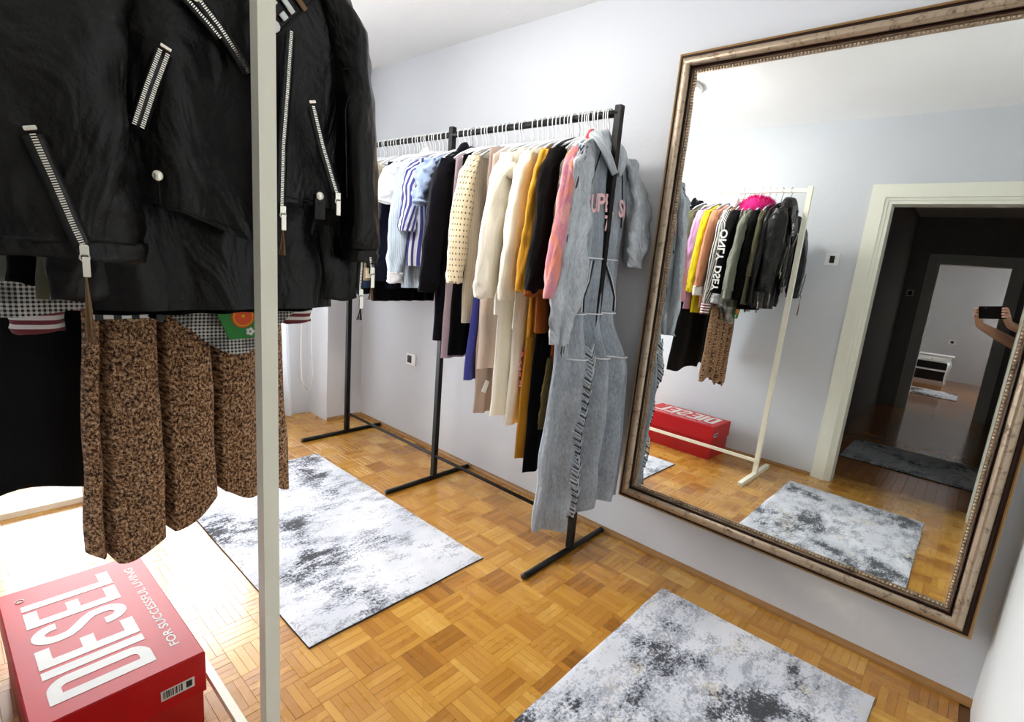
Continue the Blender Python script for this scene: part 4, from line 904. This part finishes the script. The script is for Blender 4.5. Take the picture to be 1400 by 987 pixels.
wg('bomber_jacket', 'sage green bomber jacket with a bright magenta fur hood', 'jacket', 1.285, 1.17, 'bomber', ws=.22, wh=.21, T=.03, sl=dict(len=.52, r=.07, r1=.05, out=.055, ry=.036, puff=.4, cuff=fw['bomber'], cuffh=.06, wr=.010), parts=fur_hood)
def letters(r, H, T):
    # white lettering running down both sleeves
    for s in (-1, 1):
        for txt, z0, size in (('ONLY', H-.30, .075), ('DSEY', H-.52, .072)):
            V, F = text_mesh(txt, size)
            # reads downwards; face outwards (+-X)
            MB().add([(s*(.26+.065), (-s)*y_*.9*-1*1.0, z0-x*1.0) if s > 0 else (s*(.26+.065), -y_*.9, z0-x) for x, y_, _ in V], F if s > 0 else [tuple(reversed(f)) for f in F]).build('sleeve_lettering', M['white_plastic'], r)
wg('lettered_sweater', 'pale grey sweater with white lettering on black sleeve panels', 'sweater', 1.37, 1.16, 'greymelange', ws=.215, wh=.21, T=.024, sl=dict(len=.56, r=.065, r1=.055, out=.04, ry=.036, m=fw['black'], cuff=fw['greymelange'], cuffh=.06), parts=letters)
wg('striped_knit', 'oatmeal knit jumper with black and white lower sleeves and red striped cuffs', 'sweater', 1.43, 1.15, 'knit', ws=.215, T=.024, sl=dict(len=.63, r=.056, out=.045, m=fw['bw'], cuff=fw['cuffstripe'], cuffh=.07), collar={'m': fw['white'], 'h': .06})
def velvet_hem(s, side): return (.05 if s < .1 else 0)+.02*math.sin(s*6)
wg('velvet_dress', 'long black velvet dress behind the boucle skirt', 'dress', 1.58, .67, 'velvet', ws=.19, wh=.315, T=.03, folds=(3, .014), hemf=velvet_hem, dx=-.075, rz=14)
wg('peach_jacket', 'peach jacket with white fur cuffs', 'jacket', 1.50, 1.14, 'peach', ws=.22, T=.026, sl=dict(len=.52, r=.06, r1=.05, out=.05, m=fw['tan'], cuff=fw['fluff'], cuffh=.055))
wg('yellow_coat', 'bright yellow coat between peach and lilac jackets', 'coat', 1.56, 1.10, 'lemon', ws=.22, T=.022, sl=dict(len=.56, r=.055, out=.045))
wg('lilac_jacket', 'soft lilac jacket beside the yellow coat', 'jacket', 1.61, 1.12, 'lilac', ws=.22, T=.022, sl=dict(len=.56, r=.055, out=.045))
wg('olive_jacket', 'dark olive jacket beyond the lilac one', 'jacket', 1.67, 1.12, 'olive', ws=.22, T=.022, sl=dict(len=.56, r=.055, out=.045))
wg('charcoal_hoodie', 'charcoal hoodie beyond the dark olive jacket', 'hoodie', 1.73, 1.12, fb['charcoal'], ws=.22, T=.024, sl=dict(len=.56, r=.055, out=.045), collar={'h': .05})
for k in range(4): hanger('bare grey hanger on the empty stretch of the white rack', WXC, 2.1+k*.2, WZ, 'grey_plastic', 'bare hangers on the white rack')
# ------------------------------------------------------------------ person holding the phone that takes the picture
def skin_mesh(name, verts, edges, radii, m, parent, root=0, sub=2):
    me = bpy.data.meshes.new(name); me.from_pydata(verts, edges, []); o = link(name, me, parent)
    sk = o.modifiers.new('skin', 'SKIN'); sk.use_smooth_shade = True; sk.branch_smoothing = .6
    for i, rr in enumerate(radii): me.skin_vertices[0].data[i].radius = (rr if hasattr(rr, '__len__') else (rr, rr))
    me.skin_vertices[0].data[root].use_root = True
    ss = o.modifiers.new('sub', 'SUBSURF'); ss.levels = sub; ss.render_levels = sub
    dg = bpy.context.evaluated_depsgraph_get(); dg.update(); nm = bpy.data.meshes.new_from_object(o.evaluated_get(dg)); o.modifiers.clear(); old = o.data; o.data = nm; bpy.data.meshes.remove(old)
    nm.name = name; nm.materials.clear(); nm.materials.append(m)
    for p in nm.polygons: p.use_smooth = True
    return o
def person():
    bx, by = -.50, -.52
    root = thing('person', 'person in a pale blue top and grey trousers holding up a phone', 'person', (bx, by, 0))
    f = Vector((.72, .69, 0)); l = Vector((-.69, .72, 0)); up = Vector((0, 0, 1)); O = Vector((0, 0, 0))
    W_ = lambda x, y, z: Vector((x-bx, y-by, z))
    V = []; E = []; R_ = []
    def v(p, r, par=None):
        V.append(tuple(p)); R_.append(r)
        if par is not None: E.append((par, len(V)-1))
        return len(V)-1
    pel = v(up*.92, (.15, .11)); wa = v(up*1.05, (.125, .095), pel); ch = v(up*1.22+f*.01, (.14, .10), wa); sh = v(up*1.34, (.10, .08), ch); nk = v(up*1.42+f*.01, .048, sh); hb = v(up*1.47+f*.025, .062, nk); hm = v(up*1.54+f*.03, .082, hb); ht = v(up*1.60+f*.02, .07, hm)
    v(up*1.525+f*.122, .010, hm)                                      # nose
    ph = Vector((-.0065-bx, 0-by, 1.34))+Vector(tuple(RIGHT))*.035+Vector(tuple(DOWN))*.026                             # phone centre
    ax = Vector(tuple(-RIGHT))                                        # towards the left hand (+Y side)
    for s in (1, -1):
        s1 = v(up*1.335+l*s*.15, .055, sh)
        side = ax*s
        if s > 0: elb, wr = W_(-.40, -.20, 1.13), W_(-.155, .005, 1.235)
        else: elb, wr = W_(-.32, -.40, 1.15), W_(-.145, -.135, 1.255)
        e = v(elb, .038, s1); m_ = v(elb.lerp(wr, .45), .034, e); w_ = v(wr, .024, m_)
        edge = ph+side*.078
        palm = v(wr.lerp(edge, .55)+up*-.012, (.026, .018), w_); kn = v(edge+Vector((-.022, -.014, -.012)), (.026, .014), palm)
        for k in range(4):                                            # fingers close around the edge of the phone
            z = .024-k*.016; a = v(edge+side*.013+Vector((-.004, 0, z)), .0085, kn); b = v(edge+side*.014+Vector((.010, .008, z)), .008, a); v(edge+side*(-.008+.003*k)+Vector((.012, .010, z-.002)), .0068, b)
        t1 = v(wr.lerp(edge, .62)+up*.018, .011, palm); t2 = v(edge-side*.012+Vector((-.022, -.012, .024)), .0095, t1); v(edge-side*.034+Vector((-.018, -.013, .022)), .008, t2)
        hip = v(up*.86+l*s*.085, .085, pel); kne = v(up*.48+l*s*.10+f*.02, .055, hip); cf = v(up*.30+l*s*.105, .048, kne); an = v(up*.085+l*s*.11-f*.02, .034, cf); to = v(up*.032+l*s*.12+f*.10, (.034, .026), an); v(up*.026+l*s*.125+f*.16, (.03, .02), to)
    skin_mesh('body', V, E, R_, M['skin'], root)
    # clothes
    V = []; E = []; R_ = []
    a = v(up*.93, (.165, .125)); b = v(up*1.06, (.14, .11), a); c = v(up*1.22+f*.01, (.155, .115), b); d = v(up*1.345, (.105, .085), c); v(up*1.40, .06, d)
    for s in (1, -1):
        q = v(up*1.335+l*s*.155, .066, d); elb = W_(-.40, -.20, 1.13) if s > 0 else W_(-.32, -.40, 1.15); p = Vector(V[q]); v(p.lerp(elb, .65), .058, q)
    skin_mesh('top', V, E, R_, F_('pale_blue_top', lin(196, 220, 226)), root)
    V = []; E = []; R_ = []
    a = v(up*.97, (.150, .115)); b = v(up*.88, (.16, .12), a)
    for s in (1, -1):
        q = v(up*.78+l*s*.088, .092, b); w2 = v(up*.48+l*s*.10+f*.02, .072, q); v(up*.09+l*s*.108-f*.015, .062, w2)
    skin_mesh('trousers', V, E, R_, F_('grey_trousers', lin(128, 134, 140)), root)
    mb = MB(); c = up*1.575+f*.012; P = []
    mb.ball(c, (.094, .094, .088), 16, 10); mb.ball(c-f*.06-up*.06, (.06, .06, .10), 12, 8); mb.build('hair', M['hair'], root)
    for s in (1, -1):
        MB().ball(up*1.545+f*.106+l*s*.032, .011, 10, 8).build('eye', M['eye'], root)
        MB().ball(up*1.53+l*s*.088+f*.02, (.012, .012, .026), 8, 6).build('ear', M['skin'], root)
    MB().tube([up*1.487+f*.098+l*k*.008-up*abs(k)*.0006 for k in range(-3, 4)], .005, 6).build('mouth', plain('lip', lin(176, 96, 92), .5), root)
    # phone: a thing of its own, in the hands; its lens is where the picture is taken from
    pr = thing('phone', 'black phone held out in both hands', 'phone', (0, 0, 0))
    R = Matrix((Vector(tuple(RIGHT)), Vector(tuple(FWD)), -Vector(tuple(DOWN)))).transposed(); c = Vector((0, 0, 1.34))-Vector(tuple(FWD))*.0085+Vector(tuple(RIGHT))*.035+Vector(tuple(DOWN))*.026
    MB().box(c, (.158, .008, .076), R, bevel=.002).build('phone_body', plain('phone_black', lin(4, 4, 5), .5, spec=.1), pr)
    lens = MB().disc(Vector((0, 0, 1.34))-Vector(tuple(FWD))*.0043, FWD, .007, .0006, 14); lens.build('lens', M['black_plastic'], pr)
person()
